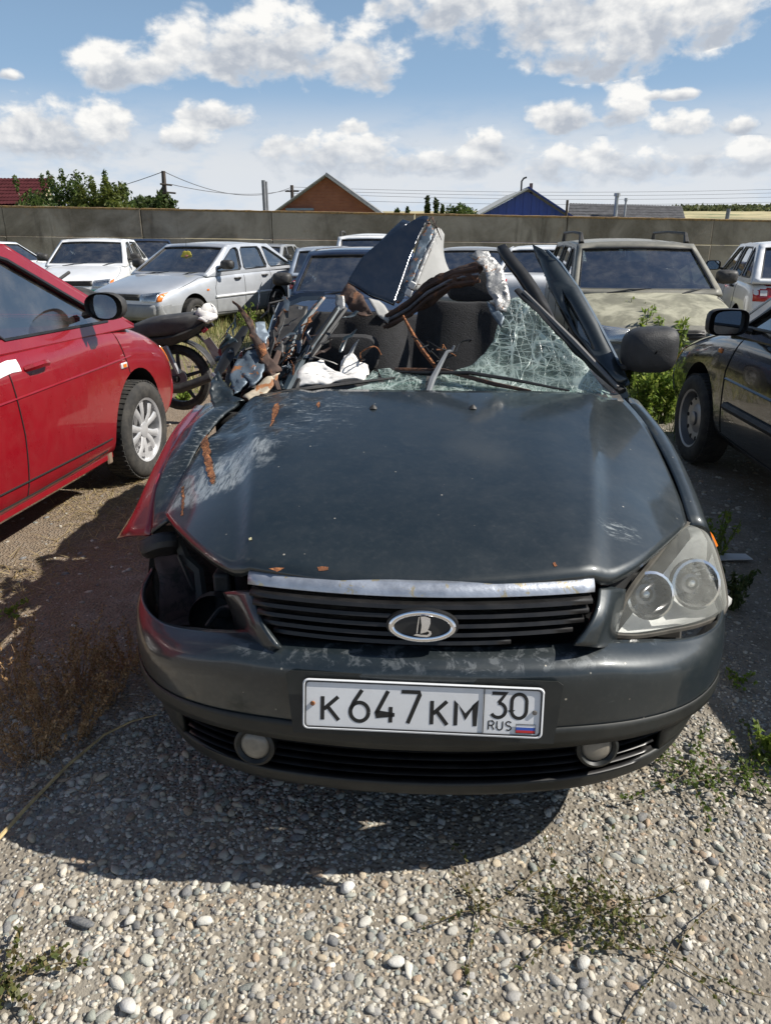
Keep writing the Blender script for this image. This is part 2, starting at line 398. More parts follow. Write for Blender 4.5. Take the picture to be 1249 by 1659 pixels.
gravel_part('gravel', (16000, -2.6, 2.6, .8, 3.4, .003, .008, 12, 1.5, patchy), 1, 'fine grit between the larger pebbles in front of the wreck')
gravel_part('gravel', (14000, -3.5, 3.5, 2.0, 8.5, .006, .022, 13, 2.2, patchy), 1, 'pebbles strewn further back between the parked cars')
for k, (px, py, s, c, lb) in enumerate([(562, 1441, .021, (.86,.85,.8), 'large smooth white pebble just outside the shadow edge'), (640, 1562, .018, (.8,.78,.72), 'white oval pebble below the low plant'),
        (945, 1558, .020, (.72,.7,.64), 'pale upright pebble right of the low plant stems'), (130, 1497, .030, (.13,.14,.16), 'long dark grey stone on the left gravel'), (212, 1495, .022, (.78,.75,.68), 'cream pebble right of the long dark stone'),
        (1112, 1523, .021, (.74,.72,.66), 'pale round pebble at the right of the gravel'), (330, 1497, .020, (.8,.78,.7), 'whitish speckled pebble left of centre on the gravel'), (210, 1630, .022, (.8,.79,.76), 'bright pebble by the lower left edge')]):
    p = atz(px, py, .012); V, Fc, cc = stones(np.array([[0, 0, -.006]]), np.array([s*.85]), 2, 40+k)
    o = link('pebble', npmesh('pebble', V*(np.array([1.5, .6, .7]) if k == 3 else 1.), Fc, M_stone, np.array(c)[None]*.72*np.ones((len(V), 1)), True), None, (p.x, p.y, .016+ground_h(p.x, p.y)))
    tag(o, lb, 'pebble', 'larger pebbles on the gravel')
# ------------------------------------------------------------------ concrete wall
def concrete():
    m = bpy.data.materials.new('weathered_concrete'); m.use_nodes = True; T = NT(m.node_tree); b = T.n['Principled BSDF']
    tc = T.new('ShaderNodeTexCoord').outputs['Object']
    a = T.noise(tc, .55, 6, .62, .6); st = T.noise(T.map(tc, scale=(1.6, 1, .22)), 1.2, 6, .65, .3); f = T.noise(tc, 14, 6, .7)
    c = T.mix(T.ramp(a, .34, .66), (.17, .143, .108), (.40, .355, .295))
    c = T.mix(T.ramp(st, .54, .75, 0., .8), c, (.085, .07, .055))
    c = T.mix(T.ramp(T.noise(tc, 1.1, 5, .7, 1.), .6, .72, 0., .45), c, (.3, .2, .12))
    c = T.mix(T.ramp(f, .3, .8, 0., .4), c, (.26, .24, .205))
    T.put(b.inputs['Base Color'], c); b.inputs['Roughness'].default_value = .95; b.inputs['Specular IOR Level'].default_value = .15
    bn = T.new('ShaderNodeBump'); bn.inputs['Strength'].default_value = .5; bn.inputs['Distance'].default_value = .02
    T.put(bn.inputs['Height'], f); T.put(b.inputs['Normal'], bn.outputs[0]); return m
WY = 26.
wl = thing('concrete_wall', 'long weathered grey concrete panel wall behind the parked cars', 'wall', (0, WY, 0), world=True)
M_conc = concrete(); M_cope = mat('lichen_coping', (.22, .15, .08), .95, var=.35, scale=5, col2=(.36, .22, .08), thr=(.45, .6))
joints = [-460, -225, 5, 228, 440, 672, 920, 1158, 1395, 1640]
def ztop(x):                  # the wall steps gently down to the right
    l = at(0, 334.5, WY); r_ = at(1249, 358, WY); return l.z+(x-l.x)*(r_.z-l.z)/(r_.x-l.x)
for i in range(len(joints)-1):
    x0 = at(joints[i], 345, WY).x+.012; x1 = at(joints[i+1], 347, WY).x-.012; dy = [0, .02, -.015, .01, -.02, .015, .0, .02, -.01][i]
    za, zb = ztop(x0), ztop(x1); hs = .62
    q = MB()
    for (y0, y1, t0, t1, b0, b1) in ((WY+dy, WY+dy+.16, za, zb, za*hs, zb*hs),):
        v = [(x0, y0, b0), (x1, y0, b1), (x1, y0, t1), (x0, y0, t0), (x0, y1, b0), (x1, y1, b1), (x1, y1, t1), (x0, y1, t0)]
        q.add(v, [(0,1,2,3),(5,4,7,6),(1,5,6,2),(4,0,3,7),(3,2,6,7),(4,5,1,0)])
    obj('panel', q, M_conc, wl, bevel=.012)
    q = MB(); y0 = WY+dy-.05; y1 = WY+dy+.2; t0, t1 = za*hs-.01, zb*hs-.01
    q.add([(x0, y0, -.2), (x1, y0, -.2), (x1, y0, t1), (x0, y0, t0), (x0, y1, -.2), (x1, y1, -.2), (x1, y1, t1), (x0, y1, t0)], [(0,1,2,3),(5,4,7,6),(1,5,6,2),(4,0,3,7),(3,2,6,7),(4,5,1,0)])
    obj('plinth_panel', q, M_conc, wl, bevel=.015)
    rows = []
    for k in range(25):
        x = x0+(x1-x0)*k/24; z = za+(zb-za)*k/24+.004; w = .03+.02*noise.noise(Vector((x*3, 1, 0)))
        rows.append([(x, WY+dy-.012, z-.035), (x, WY+dy-.02, z+w*.6), (x, WY+.08, z+w), (x, WY+.18, z)])
    obj('coping', MB().grid(rows), M_cope, wl)
# ------------------------------------------------------------------ houses beyond the wall
def brick_mat(name, c1, c2, mort, sc):
    m = bpy.data.materials.new(name); m.use_nodes = True; T = NT(m.node_tree); b = T.n['Principled BSDF']
    tc = T.new('ShaderNodeTexCoord').outputs['Object']; x, y, z = T.xyz(tc)
    br = T.new('ShaderNodeTexBrick'); T.put(br.inputs['Vector'], T.vec(x, z, 0.)); br.inputs['Color1'].default_value = c1+(1,); br.inputs['Color2'].default_value = c2+(1,); br.inputs['Mortar'].default_value = mort+(1,)
    br.inputs['Scale'].default_value = sc; br.inputs['Mortar Size'].default_value = .012
    T.put(b.inputs['Base Color'], T.mix(T.ramp(T.noise(tc, 1.5, 5), .3, .7, 0., .4), br.outputs[0], tuple(q*.6 for q in c1))); b.inputs['Roughness'].default_value = .9; return m
def ribs(P0, P1, Q0, Q1, n, amp, m=0, nv=1, wave=None):     # ribbed sheet between two edges (P along eaves, Q along ridge)
    rows = []; nrm = (Vector(P1)-Vector(P0)).cross(Vector(Q0)-Vector(P0)).normalized()
    if nrm.z < 0 or (abs(nrm.z) < .05 and nrm.y > 0): nrm = -nrm
    for j in range(nv*2+1):
        t = j/(nv*2); r_ = []
        for i in range(n*2+1):
            s = i/(n*2); a = Vector(P0).lerp(Vector(P1), s); b = Vector(Q0).lerp(Vector(Q1), s)
            r_.append(a.lerp(b, t)+nrm*(amp*(i % 2)+(amp*.8*(j % 2) if nv > 1 else 0)))
        rows.append(r_)
    return MB().grid(rows, m)
# brick gable house
Y0 = 46.; a = at(420, 352, Y0); b = at(636, 352, Y0); c = at(528, 283, Y0); zb = 0
h = thing('brick_house', 'red brick gable end of a house rising above the wall', 'house', ((a.x+b.x)/2, Y0, 0), world=True)
M_brick = brick_mat('red_brick', (.36, .13, .065), (.28, .095, .05), (.3, .26, .22), 3.2); M_slate = mat('slate_grey_roof', (.25, .26, .27), .9, var=.2, spec=.1)
gz = at(445, 343, Y0).z
q = MB(); q.add([(a.x+.35, Y0, 0), (b.x-.35, Y0, 0), (b.x-.35, Y0, a.z-.05), (c.x, Y0, c.z-.12), (a.x+.35, Y0, a.z-.05), (a.x+.35, Y0+9, 0), (b.x-.35, Y0+9, 0), (b.x-.35, Y0+9, a.z-.05), (c.x, Y0+9, c.z-.12), (a.x+.35, Y0+9, a.z-.05)],
    [(0,1,2,3,4),(9,8,7,6,5),(0,4,9,5),(1,6,7,2)]); obj('gable_wall', q, M_brick, h, smooth=False)
for s, e in ((-1, a), (1, b)):
    q = MB(); y0, y1 = Y0-.35, Y0+9.3
    q.add([(e.x, y0, e.z-.3), (c.x, y0, c.z), (c.x, y1, c.z), (e.x, y1, e.z-.3)], [(0,1,2,3)]); obj('roof_slope', q, M_slate, h, solid=.12, smooth=False)
    obj('barge_board', MB().tube([(e.x, y0-.03, e.z-.34), (c.x, y0-.03, c.z-.04)], .11, 4, flat=.35), mat('barge_grey', (.42, .42, .4), .8), h, smooth=False)
p = at(485, 339, Y0-.3); obj('ledge', MB().box((p.x, Y0-.1, p.z), (1.6, .25, .12)), mat('ledge_blue', (.2, .26, .33), .7), h)
# blue metal gable house
Y0 = 52.; a = at(755, 352, Y0); b = at(938, 354, Y0); c = at(853, 305, Y0)
h = thing('blue_house', 'bright blue sheet metal gable with pale roof edge above the wall', 'house', ((a.x+b.x)/2, Y0, 0), world=True)
M_blue = mat('blue_metal', (.012, .05, .3), .5, var=.1, scale=2, coat=.2)
n = 26
for i in range(n):          # one ribbed plank of cladding each
    x0 = a.x+.25+(b.x-a.x-.5)*i/n; x1 = a.x+.25+(b.x-a.x-.5)*(i+1)/n
    def gh(x): return (a.z-.35+(c.z-a.z+.2)*(x-a.x)/(c.x-a.x)) if x < c.x else (b.z-.35+(c.z-b.z+.2)*(b.x-x)/(b.x-c.x))
    q = MB(); d = .05 if i % 2 else 0
    q.add([(x0, Y0-d, 0), (x1, Y0-d, 0), (x1, Y0-d, gh(x1)), (x0, Y0-d, gh(x0)), (x0, Y0+.1, 0), (x1, Y0+.1, 0), (x1, Y0+.1, gh(x1)), (x0, Y0+.1, gh(x0))], [(0,1,2,3),(1,5,6,2),(4,0,3,7),(3,2,6,7)])
    obj('cladding_plank', q, M_blue, h, smooth=False)
M_pale = mat('pale_roof', (.5, .5, .47), .6, var=.1); M_bluer = mat('blue_trim', (.01, .035, .2), .5)
for e, mm in ((a, M_pale), (b, M_bluer)):
    q = MB(); q.add([(e.x, Y0-.5, e.z-.25), (c.x, Y0-.5, c.z), (c.x-(.4 if mm is M_pale else 0), Y0+10, c.z), (e.x-(.4 if mm is M_pale else 0), Y0+10, e.z-.25)], [(0,1,2,3)]); obj('roof_slope', q, mm, h, solid=.1, smooth=False)
p = at(846, 305, Y0); obj('flue_pipe', MB().tube([p+Vector((0, .6, -.2)), p+Vector((0, .6, .45)), p+Vector((.12, .6, .62)), p+Vector((.3, .6, .68))], .06, 8), mat('dark_iron', (.05, .05, .05), .7), h)
p = at(863, 305, Y0); obj('chimney', MB().box(p+Vector((0, 1., 0)), (.18, .3, .7)), mat('chim', (.2, .13, .1), .9), h)
# grey tiled house
Y0 = 60.; a = at(918, 362, Y0); b = at(1112, 362, Y0); ra = at(922, 329.5, Y0+3.5); rb = at(1104, 334, Y0+3.5)
h = thing('tiled_house', 'low house with grey wavy tiled roof right of the blue gable', 'house', ((a.x+b.x)/2, Y0, 0), world=True)
M_tile = mat('grey_tile', (.10, .10, .105), .95, var=.25, scale=3, spec=.05)
nr = 7
for j in range(nr):         # courses of tiles overlapping like steps
    t0, t1 = j/nr, (j+1.12)/nr
    L0, L1 = Vector(a).lerp(ra, t0), Vector(a).lerp(ra, min(1, t1)); R0, R1 = Vector(b).lerp(rb, t0), Vector(b).lerp(rb, min(1, t1))
    up = Vector((0, -.01, .03)); obj('tile_course', ribs(L0+up, R0+up, L1, R1, 40, .04), M_tile, h, smooth=True, ang=80)
obj('roof_deck', MB().add([a, b, rb, ra], [(0, 1, 2, 3)]), M_tile, h, loc=Vector((0, 0, -.06))-h.location, smooth=False)
obj('wall', MB().box(((a.x+b.x)/2, Y0+4, a.z/2-.1), (b.x-a.x-.6, 7, a.z-.1)), mat('plaster', (.5, .47, .4), .9), h)
for px, t, wd in ((996, 318, .3), (1011, 326, .16)):
    p = at(px, 350, Y0+1.2); tp = at(px, t, Y0+1.2); q = MB().tube([(p.x, p.y, p.z-.4), (p.x, p.y, tp.z)], wd/2, 8); q.tube([(p.x, p.y, tp.z), (p.x, p.y, tp.z+.22)], wd*.8, 8); obj('flue_pipe', q, mat('galvanised', (.4, .41, .42), .5, metal=.5), h)
# maroon tiled house at the left
Y0 = 44.; a = at(-120, 333, Y0); b = at(64, 331, Y0); ra = at(-120, 289, Y0+4); rb = at(84, 289, Y0+4)
h = thing('maroon_house', 'house with dark maroon tiled roof at the far left', 'house', (a.x, Y0, 0), world=True)
M_mar = mat('maroon_tile', (.075, .022, .024), .9, var=.2, scale=2, spec=.06)
nr = 8
for j in range(nr):
    t0, t1 = j/nr, (j+1.12)/nr
    L0, L1 = Vector(a).lerp(ra, t0), Vector(a).lerp(ra, min(1, t1)); R0, R1 = Vector(b).lerp(rb, t0), Vector(b).lerp(rb, min(1, t1)); up = Vector((0, -.01, .03))
    obj('tile_course', ribs(L0+up, R0+up, L1, R1, 34, .035), M_mar, h, ang=80)
obj('roof_deck', MB().add([a, b, rb, ra], [(0, 1, 2, 3)]), M_mar, h, loc=Vector((0, 0, -.06))-h.location, smooth=False)
rb2 = at(96, 331, Y0+8)
obj('gable_wall', MB().poly([[b+Vector((-.25, .3, -.15)), rb+Vector((-.25, 0, -.25)), rb2+Vector((-.25, 0, -.2)), (rb2.x-.25, Y0+8, 0), (b.x-.25, Y0+.3, 0)]]), mat('cream_gable', (.62, .55, .38), .9), h, smooth=False)
obj('barge_board', MB().tube([b+Vector((0, 0, .02)), rb+Vector((.0, 0, .05)), rb2], .12, 4), M_mar, h, smooth=False)
obj('wall', MB().box((a.x+(b.x-a.x)/2, Y0+4, a.z/2), (b.x-a.x-.8, 7, a.z-.1)), mat('plaster2', (.42, .28, .18), .9), h)
# poles and wires
M_wood = mat('old_wood_pole', (.07, .055, .045), .9, var=.25, scale=3); M_wire = mat('wire', (.06, .06, .065), .6)
Y0 = 40.; t = at(265, 277, Y0); bs = at(269, 340, Y0)
pl = thing('utility_pole', 'dark leaning timber power pole with brace above the left bushes', 'pole', (bs.x, Y0, 0), world=True)
obj('pole', MB().tube([(bs.x+.2, Y0, 0), bs, t], [.15, .13, .1], 8), M_wood, pl)
p = at(267, 303, Y0); e = at(248, 335, Y0); obj('brace', MB().tube([p, e, (e.x-.6, Y0, 0)], .11, 8), M_wood, pl)
for yy, l, r_ in ((298, 260, 279), (311, 262, 285)): obj('cross_arm', MB().tube([at(l, yy, Y0-.1), at(r_, yy+2, Y0-.1)], .05, 6), M_wood, pl)
for xx, yy in ((265, 275), (279, 299), (285, 312)): p = at(xx, yy, Y0-.1); obj('insulator', MB().lathe([(0, 0), (.07, 0), (.04, .1), (.07, .14), (.03, .25), (0, .26)], p, (0, 0, 1), 8), mat('porcelain', (.5, .48, .45), .3), pl)
Y1 = 58.; t2 = at(473, 300, Y1); pl2 = thing('utility_pole', 'thin far power pole just left of the brick gable', 'pole', (t2.x, Y1, 0), world=True)
obj('pole', MB().tube([(t2.x, Y1, 0), t2], [.16, .12], 8), M_wood, pl2); obj('cross_arm', MB().tube([t2+Vector((-.5, 0, -.4)), t2+Vector((.5, 0, -.4))], .06, 6), M_wood, pl2)
def wire(label, A, B, sag, r_=.018):
    pts = [Vector(A).lerp(Vector(B), k/24)-Vector((0, 0, sag*4*(k/24)*(1-k/24))) for k in range(25)]
    tag(obj('power_wire', MB().tube(pts, r_, 4), M_wire), label, 'wire', 'power lines above the wall')
wire('sagging wire running right from the top of the near power pole', at(266, 278, 40), at(473, 303, 58), .8)
wire('sagging wire from the upper arm of the near power pole', at(279, 299, 40), at(475, 306, 58), .4)
wire('sagging wire running left from the top of the near power pole', at(265, 278, 40), at(-60, 315, 60), .9)
for k, (ya, yb) in enumerate(((303, 300), (308, 306), (313, 313), (322, 321))):
    wire(['highest', 'second highest', 'third highest', 'lowest'][k]+' of the long thin level wires crossing the sky', at(474, ya, 58), at(1330, yb+4, 70), .35, .015)
pt = at(427, 292, 38); pb = at(431, 342, 38)
st = thing('flue_stack', 'grey metal twin flue stack left of the brick gable', 'chimney', (pb.x, 38, 0), world=True); M_galv = mat('grey_flue', (.21, .22, .24), .6, metal=.3)
obj('pipe', MB().tube([(pt.x, 38, 0), pt], .095, 10), M_galv, st); obj('casing', MB().box((pb.x-.02, 38, 1.4), (.3, .3, 2.8-.35)), M_galv, st, bevel=.02)
p = at(431, 294, 38); obj('pipe', MB().tube([(p.x, 38.05, 0), (p.x, 38.05, p.z)], .06, 8), M_galv, st); obj('cap', MB().lathe([(0, .03), (.17, 0), (.17, -.05), (.1, -.05)], pt, (0, 0, 1), 10), M_galv, st)
for px, t_, lb in ((919, 324, 'dark short post at the seam between blue gable and tiled house'),):
    p = at(px, t_, 50); tag(obj('post', MB().tube([(p.x, 50, 0), p], [.09, .08], 8).lathe([(.1,0),(.1,.05),(0,.06)], p, (0,0,1), 8), M_wood), lb, 'post')
p = at(1180, 338, 34); tag(obj('post', MB().tube([(p.x-.08, 34, 0), p], [.1, .08], 8).lathe([(.1,0),(.12,.06),(0,.1)], p, (0,0,1), 8), M_galv), 'grey concrete post behind the right end of the wall', 'post')
# ------------------------------------------------------------------ foliage
def leaves(centers, spread, per, size, cols, seed, aspect=2., upb=0.):
    r = np.random.default_rng(seed); C = np.repeat(np.array(centers), per, 0); n = len(C)
    sp = np.array(spread); d = r.normal(size=(n, 3)); d /= np.linalg.norm(d, axis=1)[:, None]; P = C+d*(r.random(n)**.45)[:, None]*sp
    s = size*r.uniform(.6, 1.35, n); u = r.normal(size=(n, 3)); u[:, 2] += upb; u /= np.linalg.norm(u, axis=1)[:, None]
    w = r.normal(size=(n, 3)); w -= (w*u).sum(1)[:, None]*u; w /= np.linalg.norm(w, axis=1)[:, None]
    a = u*s[:, None]*.5*aspect; b = w*s[:, None]*.5
    V = np.stack([P-a, P+b, P+a, P-b], 1).reshape(-1, 3); Fc = np.arange(n*4).reshape(-1, 4)
    cc = np.repeat(np.array(centers)*0+1, per, 0); cl = np.array(cols)[r.integers(0, len(cols), n)]*r.uniform(.7, 1.25, (n, 1))
    return V, Fc, np.repeat(cl, 4, 0)
GR = [(.06,.10,.022),(.09,.13,.03),(.045,.08,.02),(.12,.16,.045)]; GD = [(.035,.06,.018),(.055,.085,.025),(.075,.10,.03)]
M_bark = mat('bark', (.09, .07, .05), .95, var=.3)
def bush(name, label, cat, base, rx, ry, z0, z1, n, per, size, cols, seed, group=None, cone=False, spikes=0):
    t = thing(name, label, cat, base, 0, group); r = np.random.default_rng(seed); C = []
    while len(C) < n:
        p = r.uniform(-1, 1, 3)
        if (p**2).sum() > 1: continue
        k = (1-.8*max(0, (p[2]+1)/2)) if cone else 1.
        C.append((p[0]*rx*k, p[1]*ry*k, (z0+z1)/2+p[2]*(z1-z0)/2*(1 if cone else (.8+.35*noise.noise(Vector((p[0]*2+seed, p[1]*2, 0)))))))
    sp = (rx*.22, ry*.22, (z1-z0)*.13)
    V, Fc, cl = leaves(C, sp, per, size, cols, seed)
    if spikes:
        S = [(r.uniform(-rx*.9, rx*.9), r.uniform(-ry, ry)*.6, 0) for _ in range(spikes)]
        S = [(x, y, z1*(.93+.12*r.random()-.25*abs(x/rx)**2)) for x, y, _ in S]
        V2, F2, c2 = leaves(S, (.13, .13, .42), 70, size, cols, seed+1); Fc = np.vstack([Fc, F2+len(V)]); V = np.vstack([V, V2]); cl = np.vstack([cl, c2])
    link('crown', npmesh('crown', V, Fc, M_leaf, cl), t)
    q = MB(); q.tube([(0, 0, 0), (.05, 0, z0+.2), (.0, .05, (z0+z1)/2)], [.12, .08, .03], 7)
    for k in range(4): c_ = C[k*3 % len(C)]; q.tube([(.03, 0, z0*.6), tuple(c_)], [.05, .015], 5)
    obj('trunk', q, M_bark, t); return t
def bz(px, py, y): return at(px, py, y).z
for k, (px, top, hw, Y0, lb, cl) in enumerate([(122, 283, 72, 36, 'large green leafy bush rising over the wall beside the maroon roof', GR), (165, 300, 45, 35, 'lower yellowish green bush right of the large bush over the wall', [(.13,.15,.03),(.1,.13,.03)]), (232, 306, 48, 38, 'dark green broadleaf bush around the brace of the power pole', GD+GR[:1]),
                                             (60, 318, 24, 34, 'small bush at the corner of the maroon roof', GR), (748, 325, 25, 42, 'rounded green tree between the poplars and the blue gable', GR)]):
    p = at(px, 345, Y0); kk = Y0/1200/.937
    bush('bush' if k < 4 else 'tree', lb, 'bush' if k < 4 else 'tree', (p.x, Y0, 0), hw*kk*1.25, 1.3, .6, bz(px, top, Y0), 95, 90, .085 if k != 2 else .13, cl, 60+k, spikes=14 if k in (0, 1) else 0)
for k, (px, top, hw, lb) in enumerate([(643, 331, 5, 'leftmost thin poplar top'), (660, 334, 5, 'short poplar top left of the tall pair'), (692, 322, 5, 'thin dark poplar left of the tallest'), (706, 322, 8, 'tallest dark poplar in the row above the wall'), (717, 328, 3, 'slim poplar at the right end of the row')]):
    Y0 = 90.; p = at(px, 345, Y0); bush('poplar_tree', lb+' above the wall', 'tree', (p.x, Y0, 0), hw*.08, .5, 1., bz(px, top, Y0), 22, 26, .3, GD, 80+k, 'poplars beyond the wall', cone=True)
r = np.random.default_rng(3); C = []
for k in range(330):
    Y0 = r.uniform(330, 430); px = r.uniform(1090, 1290); t = min(1, (Y0-60)/380); C.append((at(px, 350, Y0).x, Y0, 13.2*t*t*(3-2*t)+r.uniform(.3, 1.6)))
V, Fc, cl = leaves(C, (3., 1.5, 1.3), 26, .9, [(.10,.12,.05),(.13,.14,.06),(.08,.10,.05)], 4)
tag(link('far_shrubs', npmesh('far_shrubs', V, Fc, M_leaf, cl)), 'distant dusty green shrubs along the edge of the dry field', 'shrubs', kind='stuff')
# ------------------------------------------------------------------ cars
M_tyre = mat('tyre_rubber', (.016, .016, .016), .85, var=.25, scale=20, dust=.14); M_black = mat('black_plastic', (.018, .018, .019), .55, var=.25, scale=15, dust=.12)
M_trim = mat('black_trim', (.012, .012, .012), .4); M_alloy = mat('alloy', (.68, .68, .69), .36, metal=.55, var=.1, dust=.15); M_steel = mat('steel_rim', (.32, .32, .33), .4, metal=.7, dust=.3)
M_dark = mat('dark_inside', (.008, .008, .008), .95); M_seat = mat('seat_cloth', (.035, .035, .037), .95, bump=.3, bscale=200); M_chrome = mat('chrome', (.8, .8, .82), .12, metal=1.)
M_lens = glass('lamp_lens', (.93, .93, .9), .12, .06); M_red = mat('red_lens', (.42, .01, .012), .15, coat=1.); M_amber = mat('amber_lens', (.75, .19, .02), .18, coat=1.); M_white = mat('white_reversing_lens', (.7, .68, .66), .2, coat=1)
M_refl = mat('lamp_reflector', (.8, .8, .8), .18, metal=.9); M_mirror = mat('mirror_glass', (.75, .78, .8), .03, metal=1., var=.02)
G_dark = glass('window_dark', (.18, .21, .21), .20); G_mid = glass('window_mid', (.45, .5, .49), .18); G_clear = glass('window_clear', (.7, .75, .73), .06)
def lens_mat(name):          # hazy clear plastic: mostly see-through with a milky bloom
    m = bpy.data.materials.new(name); m.use_nodes = True; T = NT(m.node_tree); T.n.clear(); out = T.new('ShaderNodeOutputMaterial')
    tr = T.new('ShaderNodeBsdfTransparent'); tr.inputs[0].default_value = (.93, .94, .92, 1); b = T.new('ShaderNodeBsdfPrincipled'); b.inputs['Base Color'].default_value = (.62, .63, .58, 1); b.inputs['Roughness'].default_value = .12
    tc = T.new('ShaderNodeTexCoord').outputs['Object']; fr = T.new('ShaderNodeFresnel'); fr.inputs[0].default_value = 1.45
    mx = T.new('ShaderNodeMixShader'); T.put(mx.inputs[0], T.m('ADD', fr.outputs[0], T.ramp(T.noise(tc, 9, 5, .6),   .3, .75, .02, .11), clamp=True))
    T.l.new(tr.outputs[0], mx.inputs[1]); T.l.new(b.outputs[0], mx.inputs[2]); T.l.new(mx.outputs[0], out.inputs[0]); MATS[name] = m; return m
def paint(name, col, rough=.32, metal=.0, coat=.9, dust=.12, **k): return mat('paint_'+name, col, rough, metal, coat, var=.06, scale=3, dust=dust, crough=.03, **k)
def evaluated(o, name):
    dg = bpy.context.evaluated_depsgraph_get(); me = bpy.data.meshes.new_from_object(o.evaluated_get(dg)); me.name = name
    return me
def wheel(parent, loc, rad, wid, sgn, style, yawed=0.):
    """sgn: +1 outer face towards +x"""
    ri = rad*.66; h = wid/2
    prof = [(ri*.97, -h*.85), (ri*1.03, -h), (rad*.88, -h*1.04), (rad*.97, -h*.86), (rad, -h*.6), (rad*1.003, 0), (rad, h*.6), (rad*.97, h*.86), (rad*.88, h*1.04), (ri*1.03, h), (ri*.97, h*.85)]
    q = MB().lathe(prof, (0, 0, 0), (1, 0, 0), 40)
    for k in range(54):                 # tread blocks
        w = 2*PI*k/54; c, s = math.cos(w), math.sin(w)
        for xx in (-h*.45, h*.45):
            q.box((xx, c*rad*1.0, s*rad*1.0), (h*.75, .007, rad*.085), rot=Matrix.Rotation(w, 3, 'X').to_quaternion())
    t = obj('wheel', q, M_tyre, parent, loc, (0, 0, yawed), ang=50)
    r_ = MB(); f = h*.72*sgn; b = -h*.3*sgn
    r_.lathe([(ri*.98, h*.9*sgn), (ri*1.0, h*.97*sgn), (ri*.93, h*.9*sgn), (ri*.88, b)], (0, 0, 0), (1, 0, 0), 40); r_.lathe([(ri*.88, b), (ri*.3, b), (0, b)], (0, 0, 0), (1, 0, 0), 40, 1)
    ns = {'ten': 5, 'five': 5, 'steel': 0, 'multi': 9}[style]
    for k in range(ns):
        for dw in ((-.17, .17) if style == 'ten' else (0,)):
            w = 2*PI*k/ns+dw; c, s = math.cos(w), math.sin(w); wd = ri*(.17 if style == 'ten' else .26 if style == 'five' else .12)
            w2 = 2*PI*k/ns+dw*1.7; c2, s2 = math.cos(w2), math.sin(w2)
            tn = Vector((0, -s, c)); P = [Vector((f*.9, c*ri*.16, s*ri*.16)), Vector((f*1.08, (c+c2)*ri*.28, (s+s2)*ri*.28)), Vector((f*.98, c2*ri*.93, s2*ri*.93))]
            r_.tube(P, [wd*.5, wd*.6, wd*.8], 6, flat=.35, up=(1, 0, 0))
    if style == 'steel':
        r_.lathe([(ri*.9, f*.2), (ri*.72, f*.75), (ri*.5, f*.6), (ri*.3, f*.85), (0, f*.85)], (0, 0, 0), (1, 0, 0), 32)
        for k in range(10):
            w = 2*PI*k/10; r_.lathe([(ri*.085, 0), (ri*.07, .004*sgn), (0, .004*sgn)], (f*.7, math.cos(w)*ri*.7, math.sin(w)*ri*.7), (1, 0, 0), 8, 1)
    r_.lathe([(ri*.24, f*.85), (ri*.24, f*1.05), (ri*.17, f*1.13), (0, f*1.15)], (0, 0, 0), (1, 0, 0), 16)
    obj('rim', r_, [M_alloy if style != 'steel' else M_steel, M_dark], t, ang=35)
    obj('brake_disc', MB().lathe([(ri*.75, b*.2), (ri*.75, 0.), (0, 0.)], (b*.1, 0, 0), (1, 0, 0), 24), M_steel if style == 'ten' else M_dark, t)
    return t
